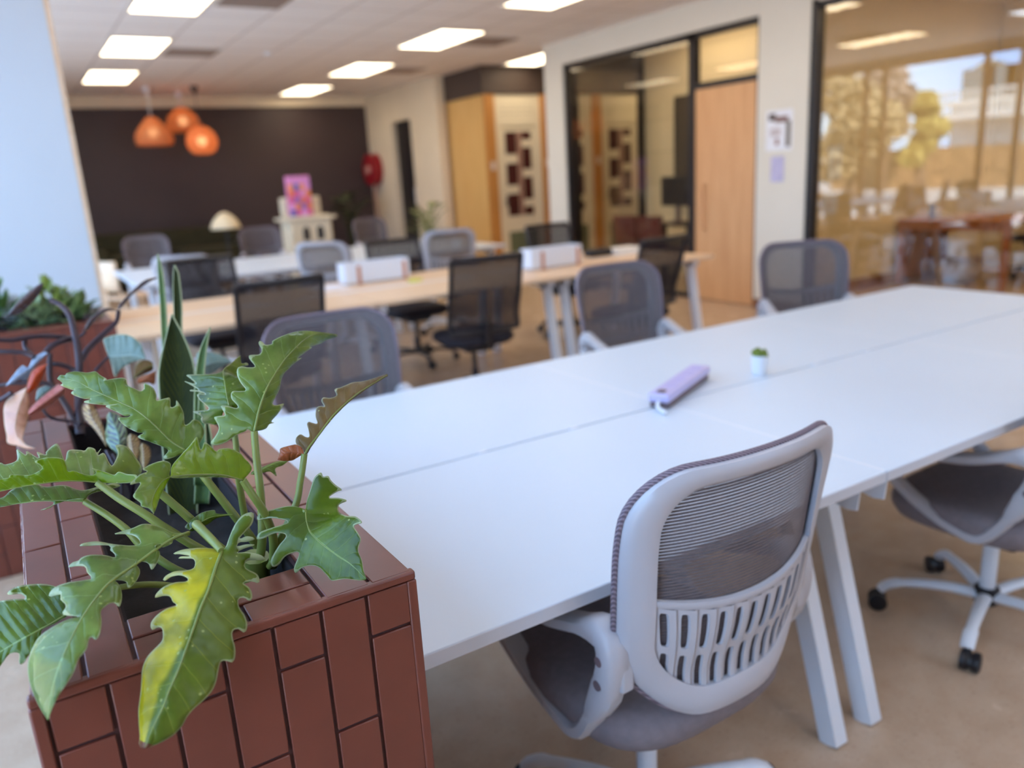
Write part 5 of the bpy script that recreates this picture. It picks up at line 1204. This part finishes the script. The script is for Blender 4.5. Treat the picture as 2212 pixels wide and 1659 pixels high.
lf(FG, [(75, 565), (250, 405), (432, 235)], [(75, 565), (150, 450), (280, 325), (400, 242), (432, 235)], [(75, 565), (200, 540), (300, 455), (375, 372), (418, 300), (432, 235)], [1.72, 1.8], 'dark', lab='dark maroon leaf')
lf(FG, [(1175, 515), (1230, 410), (1330, 320), (1450, 220), (1565, 182)], [(1175, 515), (1190, 450), (1300, 330), (1430, 215), (1565, 176)], [(1175, 515), (1220, 470), (1290, 380), (1380, 300), (1470, 235), (1565, 190)], [1.84, 1.9], 'dark')
lf(FG, [(1165, 512), (1050, 505), (930, 580), (840, 705)], [(1165, 512), (1060, 485), (950, 545), (870, 630), (838, 705)], [(1165, 512), (1040, 525), (940, 620), (870, 700), (840, 708)], [1.82, 1.78], 'dark')
st([(838, 705), (840, 740), (760, 790)], [1.78, 1.78], (.003, .003))
lf(FG, [(1330, 1185), (1420, 1100), (1525, 1060)], [(1330, 1185), (1352, 1060), (1430, 1000), (1510, 1020), (1525, 1060)], [(1330, 1185), (1440, 1145), (1520, 1102), (1525, 1060)], [1.7, 1.74], 'brown')
lf(FG, [(1360, 1240), (1460, 1190), (1550, 1110)], [(1360, 1240), (1380, 1180), (1480, 1140), (1550, 1110)], [(1360, 1240), (1460, 1230), (1540, 1240), (1550, 1110)], [1.66, 1.7], 'rust')
lf(FA, [(1232, 545), (1140, 548), (1050, 580)], [(1232, 542), (1150, 500), (1050, 496), (1050, 580)], [(1232, 547), (1180, 570), (1120, 610), (1050, 612)], [1.8, 1.78], 'grey')
# ------------------------------------------------------------------ patterned plant low in the planter
KO = tuple(pt(*FE((1500, 1500)), 1.45)); KO = (KO[0], KO[1], .87)
kp = thing('calathea', 'low calathea with dark feather-patterned leaves in the tiled planter', 'potted plant', KO)
def kf(mid, a, b, d, mat): leaf('leaf', kp, KO, FE, mid, a, b, d, .02, .02, mat, N=60, nv=6, puck=.0015)
kf([(1270, 1130), (1200, 950), (1100, 780), (1058, 620)], [(1270, 1130), (1130, 930), (1022, 820), (982, 700), (1000, 622), (1058, 620)], [(1270, 1130), (1262, 980), (1200, 800), (1130, 650), (1058, 620)], [1.5, 1.56], 'calab')
kf([(1430, 1240), (1425, 1020), (1370, 880), (1312, 712)], [(1430, 1240), (1300, 1120), (1256, 1000), (1282, 850), (1276, 770), (1312, 712)], [(1430, 1240), (1512, 1050), (1500, 900), (1430, 762), (1312, 712)], [1.46, 1.52], 'cala')
kf([(1620, 1330), (1580, 1150), (1560, 980)], [(1620, 1330), (1530, 1180), (1512, 1040), (1560, 975)], [(1620, 1330), (1680, 1180), (1660, 1030), (1562, 975)], [1.42, 1.46], 'calab')
kf([(1720, 1420), (1720, 1250), (1700, 1090)], [(1720, 1420), (1660, 1280), (1660, 1150), (1700, 1085)], [(1720, 1420), (1800, 1280), (1790, 1150), (1702, 1085)], [1.4, 1.44], 'calab')
kf([(1500, 1500), (1480, 1330), (1450, 1180)], [(1500, 1500), (1420, 1350), (1400, 1230), (1450, 1180)], [(1500, 1500), (1560, 1350), (1530, 1230), (1452, 1180)], [1.42, 1.45], 'cala')
m = MB(); rnd = random.Random(2)
for k in range(7):
    a = pt(*FE((1270+70*k, 1180+40*k)), 1.48-.012*k); m.tube(catmull([tuple(V(KO)+V((rnd.uniform(-.02, .02), rnd.uniform(-.02, .02), 0))), tuple(V(KO).lerp(a, .5)+V((0, 0, .02))), tuple(a)], 10), .003, 6)
m.build('stem', M_['darkstem'], kp, off=KO)
# ------------------------------------------------------------------ bushes in the second planter
def bush(px, py, y, r, h, col, seed, lab, lw=.5, n=60):
    p = at_y(px, py, y); b = thing('bushy_plant', lab, 'potted plant', (p.x, y, .87), 0)
    rnd = random.Random(seed); m = MB(); s_ = MB()
    for k in range(n):
        a = rnd.uniform(0, 2*pi); el = rnd.uniform(.15, 1.4); d = V((cos(a)*cos(el), sin(a)*cos(el), sin(el))); L = rnd.uniform(.5, 1)
        c = V((d.x*r*L, d.y*min(r, .14)*L, .06+d.z*h*L)); ld = (d+V((rnd.uniform(-.5, .5), rnd.uniform(-.5, .5), rnd.uniform(-.3, .3)))).normalized(); s = ld.cross(V((0, 0, 1))).normalized(); q = rnd.uniform(.025, .045)
        rows = []
        for i in range(5):
            t = i/4; w = lw*q*sin(pi*min(.1+t*.9, 1)); cc = c+ld*(q*2*t-q)+V((0, 0, -.25*q*t*t))
            rows.append([cc-s*w+V((0, 0, w*.3)), cc, cc+s*w+V((0, 0, w*.3))])
        m.grid(rows)
        if k % 3 == 0: s_.tube([(0, 0, 0), tuple(c*.6), tuple(c)], .004, 5)
    m.build('foliage', plain('bush_leaf_%d' % seed, col, .45, .4, 40), b, solid=.001); s_.build('stems', M_['darkstem'], b)
bush(70, 660, 3.7, .10, .13, (150, 170, 124), 11, 'pale green bushy plant at the left of the far planter', .6)
bush(118, 650, 3.75, .11, .20, (136, 150, 66), 12, 'tallest yellow-green bushy plant in the middle of the far planter', .45, 80)
bush(160, 655, 3.68, .10, .15, (104, 120, 66), 13, 'dark green bushy plant at the right of the far planter', .5, 70)
bush(28, 675, 3.78, .10, .16, (196, 204, 206), 14, 'silvery white bushy plant at the frame edge in the far planter', .5)
bush(-20, 650, 3.7, .12, .26, (84, 124, 50), 15, 'tall dark green plant cut by the frame edge in the far planter', .55)
# ------------------------------------------------------------------ render look
vs = bpy.context.scene.view_settings
vs.view_transform = 'Standard'; vs.look = 'None'; vs.gamma = 1.0; vs.use_curve_mapping = False; vs.exposure = EXPOSURE if 'EXPOSURE' in globals() else -1.15
cy = bpy.context.scene.cycles
cy.max_bounces = 7; cy.diffuse_bounces = 4; cy.glossy_bounces = 4; cy.transmission_bounces = 4; cy.transparent_max_bounces = 12; cy.caustics_reflective = False; cy.caustics_refractive = False
cy.use_denoising = True; cy.adaptive_threshold = 0.025; cy.sample_clamp_indirect = 8.0
